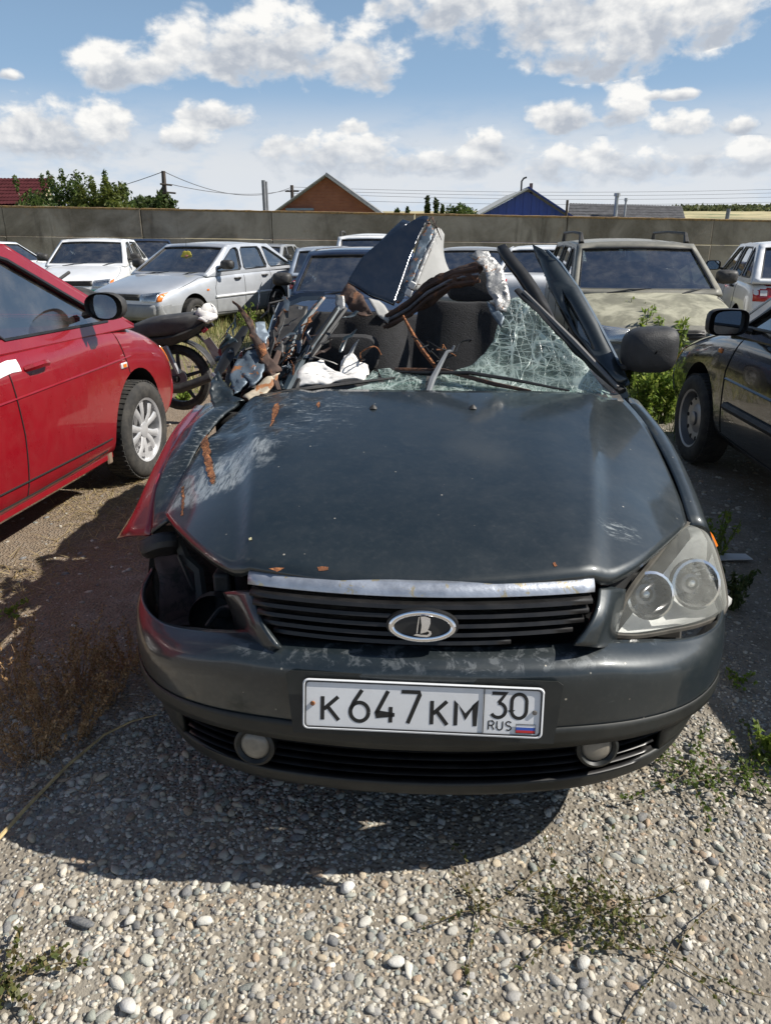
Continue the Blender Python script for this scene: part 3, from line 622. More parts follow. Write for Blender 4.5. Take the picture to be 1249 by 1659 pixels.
PRE = {
 'hatch':  dict(L=4.1, W=1.65, top=[(0,.52,.80),(.03,.66,.84),(.14,.715,.88),(.55,.80,.94),(1.0,.885,.97),(1.3,.925,.985),(2.2,.94,1.),(3.2,.95,.99),(3.75,.95,.95),(4.0,.93,.92),(4.07,.8,.9),(4.1,.6,.86)],
     gh=dict(c=(1.2,.905), a=(1.98,1.345), r=(3.2,1.355), t=(3.97,.955)), ph=1.40, pil=[(2.18,2.26,.07),(3.02,2.93,.07)], cp=.10, wy=(.78,3.25), R=.285, wt=.74),
 'wagon':  dict(L=4.28, W=1.68, top=[(0,.50,.78),(.03,.64,.84),(.13,.71,.89),(.55,.81,.94),(1.0,.90,.97),(1.3,.945,.985),(2.2,.96,1.),(3.4,.97,.99),(4.0,.97,.95),(4.2,.94,.92),(4.26,.8,.9),(4.28,.6,.86)],
     gh=dict(c=(1.18,.925), a=(1.98,1.40), r=(3.95,1.41), t=(4.2,.97)), ph=1.465, pil=[(2.2,2.3,.08),(3.08,3.08,.08)], cp=.12, wy=(.80,3.29), R=.29, wt=.75),
 'sedan':  dict(L=4.4, W=1.71, top=[(0,.50,.76),(.04,.64,.84),(.16,.73,.89),(.6,.84,.95),(1.1,.925,.98),(1.4,.955,.99),(2.4,.965,1.),(3.4,.985,.99),(3.8,1.0,.97),(4.25,.985,.93),(4.36,.9,.9),(4.4,.6,.86)],
     gh=dict(c=(1.15,.93), a=(1.95,1.405), r=(3.05,1.40), t=(3.72,.985)), ph=1.45, pil=[(2.25,2.35,.08),(3.12,3.02,.08)], cp=.1, wy=(.83,3.4), R=.30, wt=.72),
 'mini':   dict(L=4.04, W=1.735, top=[(0,.52,.72),(.05,.68,.82),(.18,.80,.88),(.55,.92,.94),(.9,1.0,.97),(1.2,1.03,.985),(2.1,1.0,1.),(3.1,1.03,1.),(3.7,1.03,.96),(3.95,.98,.93),(4.02,.8,.9),(4.04,.6,.85)],
     gh=dict(c=(.82,.985), a=(1.72,1.45), r=(3.2,1.465), t=(3.9,1.03)), ph=1.515, pil=[(2.12,2.2,.09),(3.0,2.98,.09)], cp=.14, wy=(.84,3.36), R=.315, wt=.72),
 'suv':    dict(L=4.5, W=1.8, top=[(0,.6,.8),(.04,.8,.86),(.15,.95,.9),(.6,1.02,.95),(1.1,1.06,.98),(1.4,1.08,.99),(2.4,1.09,1.),(3.5,1.1,1.),(4.2,1.1,.96),(4.42,1.05,.94),(4.48,.9,.92),(4.5,.7,.88)],
     gh=dict(c=(1.2,1.05), a=(1.95,1.62), r=(4.0,1.64), t=(4.42,1.1)), ph=1.72, pil=[(2.3,2.36,.08),(3.3,3.3,.08)], cp=.14, wy=(.85,3.5), R=.35, wt=.78),
}
def car(name, label, cat, loc, rz, kind, M_body, win=None, sc=1., wstyle='steel', detail=1, group=None, seams=True, mirror=M_black, hood=None, lower=None, rails=False, glasses=None, Lk=1., front=True, lean=0., mexp=.55, mdz=0., mdy=0.):
    S = PRE[kind]; L = S['L']*Lk; hw = S['W']/2; G = S['gh']; win = win or G_dark
    t = thing(name, label, cat, loc, rz, group); t.scale = (sc, sc, sc)
    if lean: t.rotation_euler = (0, lean, rz)
    y0 = -L/2; Y = lambda y: y0+y*Lk
    zb = .2
    # lower body: ring sections lofted nose to tail
    rows = []
    for (y, zt, wf) in S['top']:
        w = hw*wf; e = min(1., max(.0, min(y, S['L']-y)/.25)); lo = zb+(1-e)*.1; mid = .56
        half = [(0, lo), (w*.80, lo), (w*.95, lo+.05), (w*.985, lo+.15), (w, min(mid, zt*.72)), (w*.992, zt*.80+.02), (w*.965, zt-.06), (w*.90, zt-.008), (w*.70, zt+.012), (w*.35, zt+.024), (0, zt+.028)]
        ring = half+[(-x, z) for x, z in half[-2:0:-1]]
        rows.append([(x, Y(y), z) for x, z in ring])
    n = len(rows[0]); q = MB(); q.add([p for r_ in rows for p in r_], [(i*n+j, i*n+(j+1) % n, (i+1)*n+(j+1) % n, (i+1)*n+j) for i in range(len(rows)-1) for j in range(n)]+[tuple(range(n)), tuple((len(rows)-1)*n+j for j in range(n))])
    tmp = link('tmp', mesh('tmp', q, [M_body, M_dark], ang=180)); tmp.modifiers.new('s', 'SUBSURF').levels = 2
    cut = MB(); Rw = S['R']
    for yy in S['wy']:
        for s in (-1, 1):
            cut.tube([(s*(hw-.30), Y(yy), Rw+.03), (s*(hw+.3), Y(yy), Rw+.03)], Rw*1.17, 36, 1)
    cuto = link('cut', mesh('cut', cut, [M_body, M_dark]))
    for p_ in cuto.data.polygons: p_.material_index = 1
    bo = tmp.modifiers.new('b', 'BOOLEAN'); bo.object = cuto; bo.operation = 'DIFFERENCE'; bo.solver = 'EXACT'
    me = evaluated(tmp, 'body'); bpy.data.objects.remove(tmp); bpy.data.objects.remove(cuto)
    me.polygons.foreach_set('use_smooth', [True]*len(me.polygons)); me.set_sharp_from_angle(angle=R(42))
    if lower is not None: me.materials.append(lower)
    if hood is not None: me.materials.append(hood); hi = len(me.materials)-1
    for p_ in me.polygons:
        if p_.material_index == 1: continue
        c_ = p_.center
        if lower is not None and .2 < c_.z < .50 and abs(c_.x) > .6*hw: p_.material_index = 2
        if hood is not None and c_.y < Y(G['c'][0]+.05) and p_.normal.z > .7 and c_.y > y0+.1 and abs(c_.x) < hw*.86: p_.material_index = hi
    body = link('body', me, t); bvh = BVHTree.FromPolygons([v.co[:] for v in me.vertices], [p_.vertices[:] for p_ in me.polygons])
    def onside(y, z, s, d=.0):
        h_ = bvh.ray_cast(Vector((s*3, Y(y), z)), Vector((-s, 0, 0))); return (h_[0]+Vector((s*d, 0, 0))) if h_[0] is not None else Vector((s*hw, Y(y), z))
    def ontop(x, y, d=0.):
        h_ = bvh.ray_cast(Vector((x, Y(y), 3)), Vector((0, 0, -1))); return (h_[0]+Vector((0, 0, d))) if h_[0] is not None else Vector((x, Y(y), .9))
    # greenhouse
    cz, az, rz_, tz = G['c'], G['a'], G['r'], G['t']; wb = hw*.925; wr = hw*S['wt']*1.0
    zlo = min(cz[1], tz[1])-.03
    def gx(z): k = (z-.95)/(S['ph']-.95); return wb+(wr-wb)*max(-.3, k)**1.0 if k > 0 else wb
    def gp(y, z, s, d=0.): return Vector((s*(gx(z)+d), Y(y), z))
    bz_ = lambda y: cz[1]+(tz[1]-cz[1])*(y-cz[0])/(tz[0]-cz[0])+.035
    zr = lambda y: az[1]+(rz_[1]-az[1])*(y-az[0])/(rz_[0]-az[0])-.045+.02*math.sin(PI*(y-az[0])/(rz_[0]-az[0]))
    lines = [(cz[0]+.17, az[0]+.10)]; ends = []
    quads = []
    pl = S['pil']; left = (cz[0]+.20, az[0]+.07)
    for (pb, pt, wd) in pl: quads.append((left, (pb-wd/2, pt-wd/2))); left = (pb+wd/2, pt+wd/2)
    quads.append((left, (tz[0]-S['cp']*1.35, rz_[0]-S['cp']*.75)))
    for s in (-1, 1):
        outer = [(cz[0]-.06, cz[1]-.03), (az[0], az[1]), ((az[0]+rz_[0])/2, max(az[1], rz_[1])+.022), (rz_[0], rz_[1]), (tz[0]+.02, tz[1]-.03)]
        holes = []
        for (l, r_) in quads:
            zb0, zb1 = bz_(l[0]), bz_(r_[0]); zt0, zt1 = zr(max(az[0], l[1])), zr(min(rz_[0], r_[1]))
            hq = [(l[0], zb0), (r_[0], zb1), (r_[1], zt1), (l[1], zt0)]
            # round the corners a little
            rq = []
            for i in range(4):
                a_, b_, c_ = Vector(hq[i-1]), Vector(hq[i]), Vector(hq[(i+1) % 4]); rq += [tuple(b_.lerp(a_, min(.4, .045/max(.01, (a_-b_).length)))), tuple(b_.lerp(c_, min(.4, .045/max(.01, (c_-b_).length))))]
            holes.append(rq)
        q = MB().poly([[gp(y, z, s) for y, z in outer]]+[[gp(y, z, s) for y, z in h_] for h_ in holes])
        obj('side_frame', q, M_body, t, solid=.03, off=0, smooth=False, bevel=.006)
        for h_ in holes:
            w_ = obj('window', MB().poly([[gp(y, z, s, -.008) for y, z in h_]]), win, t, smooth=False)
            obj('window_seal', MB().tube([gp(y, z, s, .012) for y, z in h_+h_[:1]], .011, 5), M_trim, w_)
    def pane(nm, A, B, bul, sgn):           # A: (y,z) bottom, B: (y,z) top ; framed glass
        def P(u, v, d=0.):
            y = A[0]+(B[0]-A[0])*v; z = A[1]+(B[1]-A[1])*v; w = gx(z)+.005
            return Vector((u*w, Y(y)+sgn*bul*(1-u*u)+sgn*d, z+.25*bul*(1-u*u)*v))
        us = np.linspace(-1, 1, 13); vs_ = np.linspace(0, 1, 7); q = MB()
        fr = .085 if nm == 'windshield' else .12
        fu = [-1, -1+fr]+list(np.linspace(-1+fr, 1-fr, 9))[1:-1]+[1-fr, 1]; fv = [0, .10, .3, .5, .7, .9, 1.0]
        g = [[P(u, v) for u in fu] for v in fv]; k = len(fu)
        for i in range(len(fv)-1):
            for j in range(k-1):
                if 1 <= i < len(fv)-2 and 1 <= j < k-2: continue
                q.add([g[i][j], g[i][j+1], g[i+1][j+1], g[i+1][j]], [(0, 1, 2, 3)])
        obj(nm+'_frame', q, M_body, t, solid=.03, off=0)
        gl = obj(nm, MB().grid([[P(u, v, -.012) for u in fu[1:-1]] for v in fv[1:-1]]), win if glasses is None else glasses, t)
        bd = [P(u, .1, .012) for u in fu[1:-1]]+[P(fu[-2], v, .012) for v in fv[2:-2]]+[P(u, .9, .012) for u in fu[1:-1][::-1]]+[P(fu[1], v, .012) for v in fv[2:-2][::-1]]
        obj('seal', MB().tube(bd+bd[:1], .012, 5), M_trim, gl); return P
    Pw = pane('windshield', (cz[0]-.06, cz[1]-.02), az, .09, -1); pane('rear_window', (tz[0]+.02, tz[1]-.02), rz_, .06, 1)
    rows = []
    for v in np.linspace(0, 1, 9):
        y = az[0]+(rz_[0]-az[0])*v; z = az[1]+(rz_[1]-az[1])*v+.022*math.sin(PI*v); w = gx(z)
        rows.append([(u*w*1.0, Y(y)+(-.09*(1-u*u)*(1-v)**3+.06*(1-u*u)*v**3), z+(S['ph']-max(az[1], rz_[1])-.01)*(1-abs(u)**2.4)*(.62+.38*math.sin(PI*v))) for u in np.linspace(-1, 1, 15)])
    rf = obj('roof', MB().grid(rows), M_body, t, solid=.02)
    if rails:
        for s in (-1, 1):
            for (ya, yb) in ((az[0]+.10, rz_[0]-.2),):
                zz = az[1]+.03; x_ = s*(gx(zz)-.04)
                obj('roof_rail', MB().tube([(x_, Y(ya), zz-.01), (x_, Y(ya+.09), zz+.095), (x_*.985, Y((ya+yb)/2), zz+.115), (x_, Y(yb-.03), zz+.105), (x_, Y(yb), zz)], [.035, .02, .016, .02, .03], 6), M_black, rf)
    # cabin
    if detail:
        for s in (-1, 1):
            q = MB(); xs = s*.36; yb = pl[0][0]-.22
            q.patch([[(xs-.22, Y(yb), .72), (xs, Y(yb+.02), .72), (xs+.22, Y(yb), .72)], [(xs-.24, Y(yb+.1), .95), (xs, Y(yb+.09), .95), (xs+.24, Y(yb+.1), .95)], [(xs-.19, Y(yb+.17), 1.12), (xs, Y(yb+.16), 1.15), (xs+.19, Y(yb+.17), 1.12)]], 3, 3)
            st = obj('seat', q, M_seat, t, solid=.12, bevel=.03); obj('headrest', MB().box((xs, Y(yb+.26), 1.23), (.27, .1, .17)), M_seat, st, bevel=.04)
        obj('dashboard', MB().patch([[(-wb*.92, Y(cz[0]+.12), .90), (0, Y(cz[0]+.05), .93), (wb*.92, Y(cz[0]+.12), .90)], [(-wb*.9, Y(cz[0]+.42), .98), (0, Y(cz[0]+.4), .99), (wb*.9, Y(cz[0]+.42), .98)], [(-wb*.9, Y(cz[0]+.5), .7), (0, Y(cz[0]+.5), .7), (wb*.9, Y(cz[0]+.5), .7)]], 4, 3), M_black, t)
        sw = MB(); cx_ = .36; ce = Vector((cx_, Y(cz[0]+.68), 1.0)); sw.tube([ce+Vector((.18*math.cos(w), .09*math.sin(w), .16*math.sin(w))) for w in np.linspace(0, 2*PI, 25)], .015, 6); sw.tube([ce-Vector((.17, 0, 0)), ce+Vector((.17, 0, 0))], .02, 5); obj('steering_wheel', sw, M_black, t)
        obj('rear_bench', MB().box((0, Y(tz[0]-.75), .95), (wb*1.6, .14, .45)), M_seat, t, bevel=.05)
    # side details
    for s in (-1, 1):
        for f_, yy in (('f', S['wy'][0]), ('r', S['wy'][1])): wheel(t, (s*(hw-.10), Y(yy), S['R']), S['R'], .185, s, wstyle)
        hy = [pl[0][0]-.22, pl[1][0]-.2]
        for yy in hy:
            p = onside(yy, bz_(yy)-.13, s)
            q = MB(); q.tube([p+Vector((s*.0, .085, -.01)), p+Vector((s*.03, .06, 0)), p+Vector((s*.036, 0, .004)), p+Vector((s*.03, -.06, 0)), p+Vector((0, -.085, 0))], [.014, .017, .018, .017, .014], 6)
            obj('door_handle', q, M_body if wstyle == 'ten' else M_black, t)
        if seams:
            def seam(pts, nm='door_gap'):
                P = []
                for i in range(len(pts)-1):
                    for k in range(6): a_ = Vector(pts[i]).lerp(Vector(pts[i+1]), k/6); P.append(onside(a_.x, a_.y, s, .0005))
                P.append(onside(pts[-1][0], pts[-1][1], s, .0005)); obj(nm, MB().tube(P, .0045, 4), M_dark, t)
            seam([(cz[0]+.22, bz_(cz[0])-.05), (cz[0]+.12, .7), (cz[0]+.14, .32)]); seam([(pl[0][0], bz_(pl[0][0])-.05), (pl[0][0]-.02, .6), (pl[0][0], .30)]); seam([(pl[1][0]+.03, bz_(3.)-.05), (pl[1][0]+.05, .72), (pl[1][0]-.12, .48), (pl[1][0]-.2, .3)])
            seam([(cz[0]+.14, .31), (2., .29), (pl[1][0]-.2, .30)], 'sill_gap'); seam([(cz[0]+.22, bz_(cz[0])-.05), (cz[0]-.2, bz_(cz[0])-.075), (.3, S['top'][2][1]-.03)], 'hood_gap')
        mz = bz_(cz[0])+.06+mdz; mp = gp(cz[0]+.30+mdy, mz, s)
        mm = obj('side_mirror', MB().patch([[mp+Vector((s*(.06+.2*u), -.0, v*.075)) + Vector((0, 0, .03)) for u in (0, .5, 1)] for v in (-1, 0, 1)], 2, 2), mirror, t) if False else None
        q = MB(); A_ = mp+Vector((s*.02, .0, 0)); c_ = mp+Vector((s*.17, .02, .055)); q.tube([A_, mp+Vector((s*.08, 0, .015))], [.035, .03], 6, flat=.6)
        pr = [(0, -.075), (.55, -.072), (.85, -.05), (1., -.01), (1.0, .03), (.97, .04)]
        V = []; nn = 20
        for (k_, d_) in pr:
            for j in range(nn):
                w = 2*PI*j/nn; cx_, cz_ = math.cos(w), math.sin(w); e_ = mexp
                V.append(c_+Vector((.115*k_*math.copysign(abs(cx_)**e_, cx_), d_, .075*k_*math.copysign(abs(cz_)**e_, cz_))))
        q.add(V, [(i*nn+j, i*nn+(j+1) % nn, (i+1)*nn+(j+1) % nn, (i+1)*nn+j) for i in range(len(pr)-1) for j in range(nn)])
        mo = obj('side_mirror', q, mirror, t)
        obj('mirror_glass', MB().add([c_+(Vector(v_)-c_)*.88+Vector((0, .008+.30*s*(v_[0]-c_[0]), 0)) for v_ in V[-nn:]], [tuple(range(nn))]), M_mirror, mo, smooth=False)
    # nose and tail
    tp = S['top']; zn = tp[2][1]
    def face(px_, zz, s, d=.0, back=False):
        h_ = bvh.ray_cast(Vector((px_, (4 if back else -4), zz)), Vector((0, -1 if back else 1, 0))); return (h_[0]+Vector((0, (d if back else -d), 0))) if h_[0] is not None else Vector((px_, (L/2 if back else -L/2), zz))
    if front:
        for s in (-1, 1):
            g = [[face(s*(hw*.44+hw*.34*u), zn-.16+.115*v+.03*u*v, s, .012) for u in np.linspace(0, 1, 6)] for v in np.linspace(0, 1, 4)]
            hl = obj('headlight', MB().grid(g), M_refl, t, solid=.03, bevel=.006); obj('lamp_lens', MB().grid([[p-Vector((0, .012, 0)) for p in r_] for r_ in g]), M_lens, hl)
            g = [[face(s*(hw*.79+hw*.06*u), zn-.15+.10*v+.03*v*u, s, .012) for u in np.linspace(0, 1, 3)] for v in np.linspace(0, 1, 4)]
            obj('turn_signal', MB().grid(g), M_amber, t, solid=.03)
        g = [[face(hw*.40*u, zn-.14+.09*v, 1, .010) for u in np.linspace(-1, 1, 9)] for v in np.linspace(0, 1, 3)]
        gr = obj('grille', MB().grid(g), M_black, t, solid=.02)
        for k in range(3): obj('slat', MB().tube([face(hw*.38*u, zn-.12+.027*k, 1, .02) for u in np.linspace(-1, 1, 7)], .007, 4), M_trim, gr)
        obj('bumper', MB().grid([[face(hw*.86*u, .30+.22*v, 1, .02*math.sin(PI*v)+.012) for u in np.linspace(-1, 1, 15)] for v in np.linspace(0, 1, 6)]), lower or M_body, t, solid=.03)
    for s in (-1, 1):
        g = [[face(s*(hw*.60+hw*.28*u), tz[1]-.24+.2*v, s, .012, True) for u in np.linspace(0, 1, 4)] for v in np.linspace(0, 1, 4)]
        tl = obj('tail_light', MB().grid(g), M_red, t, solid=.03); obj('reversing_lamp', MB().grid([[p+Vector((0, .006, 0)) for p in r_[1:3]] for r_ in g[1:3]]), M_white, tl)
    obj('rear_bumper', MB().grid([[face(hw*.85*u, .30+.24*v, 1, .02*math.sin(PI*v)+.012, True) for u in np.linspace(-1, 1, 11)] for v in np.linspace(0, 1, 5)]), lower or M_body, t, solid=.03)
    for s in (-1, 1):       # wipers
        a_ = Pw(.15+.3*s if s > 0 else -.55, .03, .03); b_ = Pw(.75 if s > 0 else 0.05, .12, .022)
        obj('wiper', MB().tube([a_, a_.lerp(b_, .5)+Vector((0, -.015, .015)), b_], [.012, .008, .006], 5), M_trim, t)
    return t, dict(onside=onside, ontop=ontop, face=face, Y=Y, gp=gp, Pw=Pw, bz=bz_, S=S, hw=hw, body=body)
# ------------------------------------------------------------------ the wrecked car
WR = thing('wrecked_car', 'wrecked dark green hatchback with torn-off roof and smashed windscreen, facing the camera', 'car', (0, 3.4, 0), world=True)
def lerp_tab(tab, x):
    xs = [t[0] for t in tab]; return float(np.interp(x, xs, [t[1] for t in tab]))
def smooth(a, b, x): t = max(0., min(1., (x-a)/(b-a))); return t*t*(3-2*t)
C_T = np.array(cr([(1.44,.728),(1.5,.766),(1.56,.793),(1.65,.821),(1.8,.857),(2.0,.893),(2.2,.922),(2.45,.952),(2.65,.970),(2.85,.98)], 6))
def Hraw(x, y):
    z = float(np.interp(y, C_T[:, 0], C_T[:, 1])); k = lerp_tab([(1.5,.85),(2.0,.72),(2.7,.14)], y)
    z -= k*max(0, abs(x)-.3)**2
    ed = .40+.21*(y-1.55)/1.1
    z += .014*smooth(ed+.025, ed-.012, abs(x))
    z += .004*math.exp(-((abs(x)-ed)/.02)**2)
    return z
def H(x, y):
    z = Hraw(x, y)
    m_ = smooth(-.22, -.5, x)*smooth(1.95, 2.3, y)          # the struck corner: buckled
    z += m_*(.020*noise.noise(Vector((x*5, y*5, 3)))+.011*noise.noise(Vector((x*13, y*11, 7)))+.012*math.exp(-((x+.47)/.09)**2-((y-2.55)/.12)**2))
    d = abs((x+.615)-(y-2.15)*-.12); z -= m_*.015*math.exp(-(d/.035)**2)
    d2 = (x+.40)-(2.62-y)*.22; z -= .010*math.exp(-(d2/.03)**2)*smooth(2.25, 2.45, y)*smooth(-.1, -.3, x)
    z += .0012*noise.noise(Vector((x*3, y*3, 0)))
    return z
M_car = None
def wreck_paint(name='paint_wreck', scrape=True):
    m = bpy.data.materials.new(name); m.use_nodes = True; T = NT(m.node_tree); b = T.n['Principled BSDF']
    tc = T.new('ShaderNodeTexCoord').outputs['Object']; x, y, z = T.xyz(tc)
    n1 = T.noise(tc, 1.4, 3, .5, .3); n2 = T.noise(tc, 60, 5, .7); n3 = T.noise(tc, 11, 6, .65)
    c = T.mix(T.ramp(n1, .3, .7), (.009, .0155, .019), (.0115, .019, .023))
    dust = T.m('ADD', T.ramp(n3, .3, .85, 0., .035), T.ramp(n2, .45, .9, 0., .06)); c = T.mix(dust, c, (.33, .32, .29))
    sp = T.new('ShaderNodeTexVoronoi'); T.put(sp.inputs['Vector'], tc); sp.inputs['Scale'].default_value = 21
    chip = T.m('MULTIPLY', T.ramp(sp.outputs['Distance'], .075, .035), T.ramp(T.noise(tc, 5, 2), .5, .58)); c = T.mix(T.m('MULTIPLY', chip, .8), c, (.5, .46, .38))
    rough = T.ramp(n3, .3, .8, .42, .47)
    lipk = T.m('MULTIPLY', T.m('MULTIPLY', T.ramp(z, .595, .615), T.ramp(z, .655, .635)), T.m('MULTIPLY', T.ramp(y, 1.5, 1.46), T.ramp(T.noise(tc, 26, 6, .75, .6), .5, .6)))
    scr = T.m('MULTIPLY', T.ramp(T.noise(T.map(tc, scale=(6, 6, 30)), 3, 5, .7, .4), .62, .72, 0., .5), T.m('MULTIPLY', T.ramp(z, .66, .62), T.ramp(T.noise(tc, 3, 3), .5, .6)))
    ws_ = T.m('MAXIMUM', T.m('MULTIPLY', lipk, .25), scr); c = T.mix(ws_, c, (.30, .32, .33))
    if scrape:        # scuffed-off lacquer on the struck corner
        def blob(cx, cy, rx, ry, rot):
            dx = T.m('SUBTRACT', x, cx); dy = T.m('SUBTRACT', y, cy); ca, sa = math.cos(rot), math.sin(rot)
            u = T.m('MULTIPLY', T.m('MULTIPLY_ADD', dx, ca, T.m('MULTIPLY', dy, sa)), 1/rx); v = T.m('MULTIPLY', T.m('MULTIPLY_ADD', dx, -sa, T.m('MULTIPLY', dy, ca)), 1/ry)
            return T.ramp(T.m('ADD', T.m('MULTIPLY_ADD', u, u, T.m('MULTIPLY', v, v)), T.m('MULTIPLY', T.m('SUBTRACT', n3, .5), 3.2)), 1.1, .3)
        st = T.noise(T.map(tc, scale=(38, 7, 7), rot=(0, 0, .15)), 2.2, 5, .7, .3); st2 = T.noise(T.map(tc, scale=(9, 34, 9), rot=(0, 0, .75)), 3.2, 6, .75, .25)
        k1 = T.m('MULTIPLY', blob(-.59, 2.06, .17, .15, .3), T.ramp(st, .36, .58, .1, .95))
        k2 = T.m('MULTIPLY', blob(-.46, 2.36, .27, .30, -.3), T.ramp(st2, .52, .68, 0., .6))
        k3 = T.m('MULTIPLY', blob(-.74, 2.36, .15, .28, -.2), T.ramp(st2, .52, .68, 0., .55))
        k4 = T.m('MULTIPLY', blob(.50, 1.74, .06, .05, .4), T.ramp(st2, .5, .62, 0., .5))
        k = T.m('MAXIMUM', T.m('MAXIMUM', k1, k2), T.m('MAXIMUM', k3, k4)); c = T.mix(k, c, (.36, .39, .39)); rough = T.m('ADD', rough, T.m('MULTIPLY', k, .3))
    T.put(b.inputs['Base Color'], c); T.put(b.inputs['Roughness'], rough); b.inputs['Metallic'].default_value = .25; b.inputs['Specular IOR Level'].default_value = .6
    b.inputs['Coat Weight'].default_value = .75; T.put(b.inputs['Coat Roughness'], T.ramp(n2,   .3, .8, .07, .17))
    bn = T.new('ShaderNodeBump'); bn.inputs['Strength'].default_value = .05; bn.inputs['Distance'].default_value = .003; T.put(bn.inputs['Height'], n2); T.put(b.inputs['Normal'], bn.outputs[0])
    return m
M_car = wreck_paint(); M_cara = wreck_paint('paint_wreck_plain', False)
M_rust = mat('rust', (.15, .055, .022), .9, var=.5, scale=40, bump=.6, bscale=80, col2=(.36, .15, .055), thr=(.48, .6)); M_rustd = mat('dark_rusty_metal', (.06, .036, .027), .8, var=.4, scale=10, col2=(.17, .075, .035), thr=(.52, .66), bump=.4)
M_torn = mat('torn_painted_metal', (.10, .13, .16), .45, metal=.3, var=.35, scale=9, col2=(.34, .15, .06), thr=(.55, .62), bump=.3)
M_greym = mat('bare_grey_metal', (.30, .30, .295), .45, metal=.5, var=.35, scale=14, col2=(.17, .09, .05), thr=(.58, .66), bump=.4); M_liner = mat('headliner_grey', (.34, .34, .33), .9, var=.12, scale=8)
M_alu = mat('chrome_peeling', (.46, .49, .54), .4, metal=.7, var=.2, scale=14, col2=(.50, .44, .31), thr=(.58, .60), spec=.5, bump=.15, bscale=60)
M_grille = mat('grille_plastic', (.007, .007, .008), .42, var=.3, scale=20, dust=.03); M_lowpl = mat('lower_bumper_plastic', (.009, .011, .010), .5, var=.2, scale=8, dust=.035)
# bonnet
Fp = [(-.74,1.975),(-.66,1.83),(-.56,1.68),(-.475,1.58),(-.39,1.53),(-.2,1.497),(0,1.487),(.2,1.497),(.39,1.53),(.475,1.58),(.56,1.68),(.66,1.83),(.745,1.975)]
Bp = [(-.615,2.60),(-.52,2.625),(-.42,2.63),(-.33,2.635),(-.27,2.635),(-.14,2.635),(0,2.635),(.14,2.635),(.28,2.64),(.38,2.645),(.48,2.655),(.60,2.675),(.725,2.70)]
Fq, Bq = cr(Fp, 5), cr(Bp, 5); rows = []
for i in range(41):
    t = i/40; row = []
    for f, bk in zip(Fq, Bq):
        x, y = f+(bk-f)*t; s = abs(x)
        x += math.copysign(.045*math.sin(PI*t)*smooth(.3, .75, abs(f[0])), f[0]); row.append((x, y, H(x, y)))
    rows.append(row)
rows.insert(0, [(p[0]*.995, p[1]+.006, p[2]-.022) for p in rows[0]])
hd = obj('bonnet', MB().grid(rows), M_car, WR, solid=.010, ang=180)
def decal(name, px_pts, mt, y_guess=None, lift=.0012, sub=True, seed=1, amp=.006):
    pts = []
    for (px, py) in px_pts:            # picture position -> point on the bonnet
        d = ray(px, py); lo, hi = 1.4, 2.8
        for _ in range(40):
            mid = (lo+hi)/2; t = mid/d.y
            if HC+d.z*t > H(d.x*t, mid): lo = mid
            else: hi = mid
        pts.append((d.x*lo/d.y, lo))
    mb = sheet([(x, y, 0) for x, y in pts], 0., 4); mb.v = [(x+noise.noise(Vector((x*60, y*60, seed)))*amp, y+noise.noise(Vector((x*60, y*60, seed+5)))*amp, 0) for x, y, _ in mb.v]; mb.v = [(x, y, H(x, y)+lift) for x, y, _ in mb.v]
    return obj(name, mb, mt, hd, ang=180)
decal('rust_gouge', [(324,706),(330,703),(336,705),(340,730),(347,762),(350,775),(347,786),(343,786),(338,776),(334,760),(331,745),(326,722)], M_rust, lift=.004, amp=.008)
decal('rust_gouge', [(319,680),(323,688),(327,704),(324,710),(319,695)], M_rust, lift=.012)
decal('rust_patch', [(441,668),(444,656),(452,652),(453,664),(446,678),(438,692)], M_rust, amp=.006); decal('rust_patch', [(513,657),(517,650),(519,655),(516,661)], M_rust)
decal('rust_patch', [(295,790),(298,788),(299,815),(298,835),(294,836),(295,812)], M_rust)
decal('rust_patch', [(514,921),(523,918),(533,920),(532,925),(516,926)], M_rust); decal('rust_patch', [(436,922),(450,919),(459,922),(450,926)], M_rust)
decal('rust_patch', [(404,873),(407,871),(409,875),(405,877)], mat('chip_yellow', (.55,.5,.3), .8)); decal('rust_patch', [(895,913),(899,912),(901,917),(896,918)], M_rust)
for px, py in ((605, 684), (765, 681)):
    p = at(px, py, 2.42 if px < 700 else 2.43); z = H(p.x, p.y); obj('washer_nozzle', MB().patch([[(p.x-.012, p.y-.012, z), (p.x, p.y-.014, z+.002), (p.x+.012, p.y-.012, z)], [(p.x-.012, p.y, z+.004), (p.x, p.y, z+.014), (p.x+.012, p.y, z+.004)], [(p.x-.01, p.y+.02, z), (p.x, p.y+.022, z+.004), (p.x+.01, p.y+.02, z)]], 3, 3), M_black, hd)
# chrome strip
rows = []
for k in range(33):
    x = -.392+.784*k/32; y = 1.487+.30*x*x; e = smooth(0, .03, min(k, 32-k)/32); w = .003*noise.noise(Vector((x*20, 0, 0)))
    rows.append([(x, y-.010, .749+w*.5), (x, y-.020, .753), (x, y-.017, .765), (x, y-.004, .776), (x, y+.012, .779)])
obj('chrome_strip', MB().grid(rows), M_alu, hd, solid=.006)
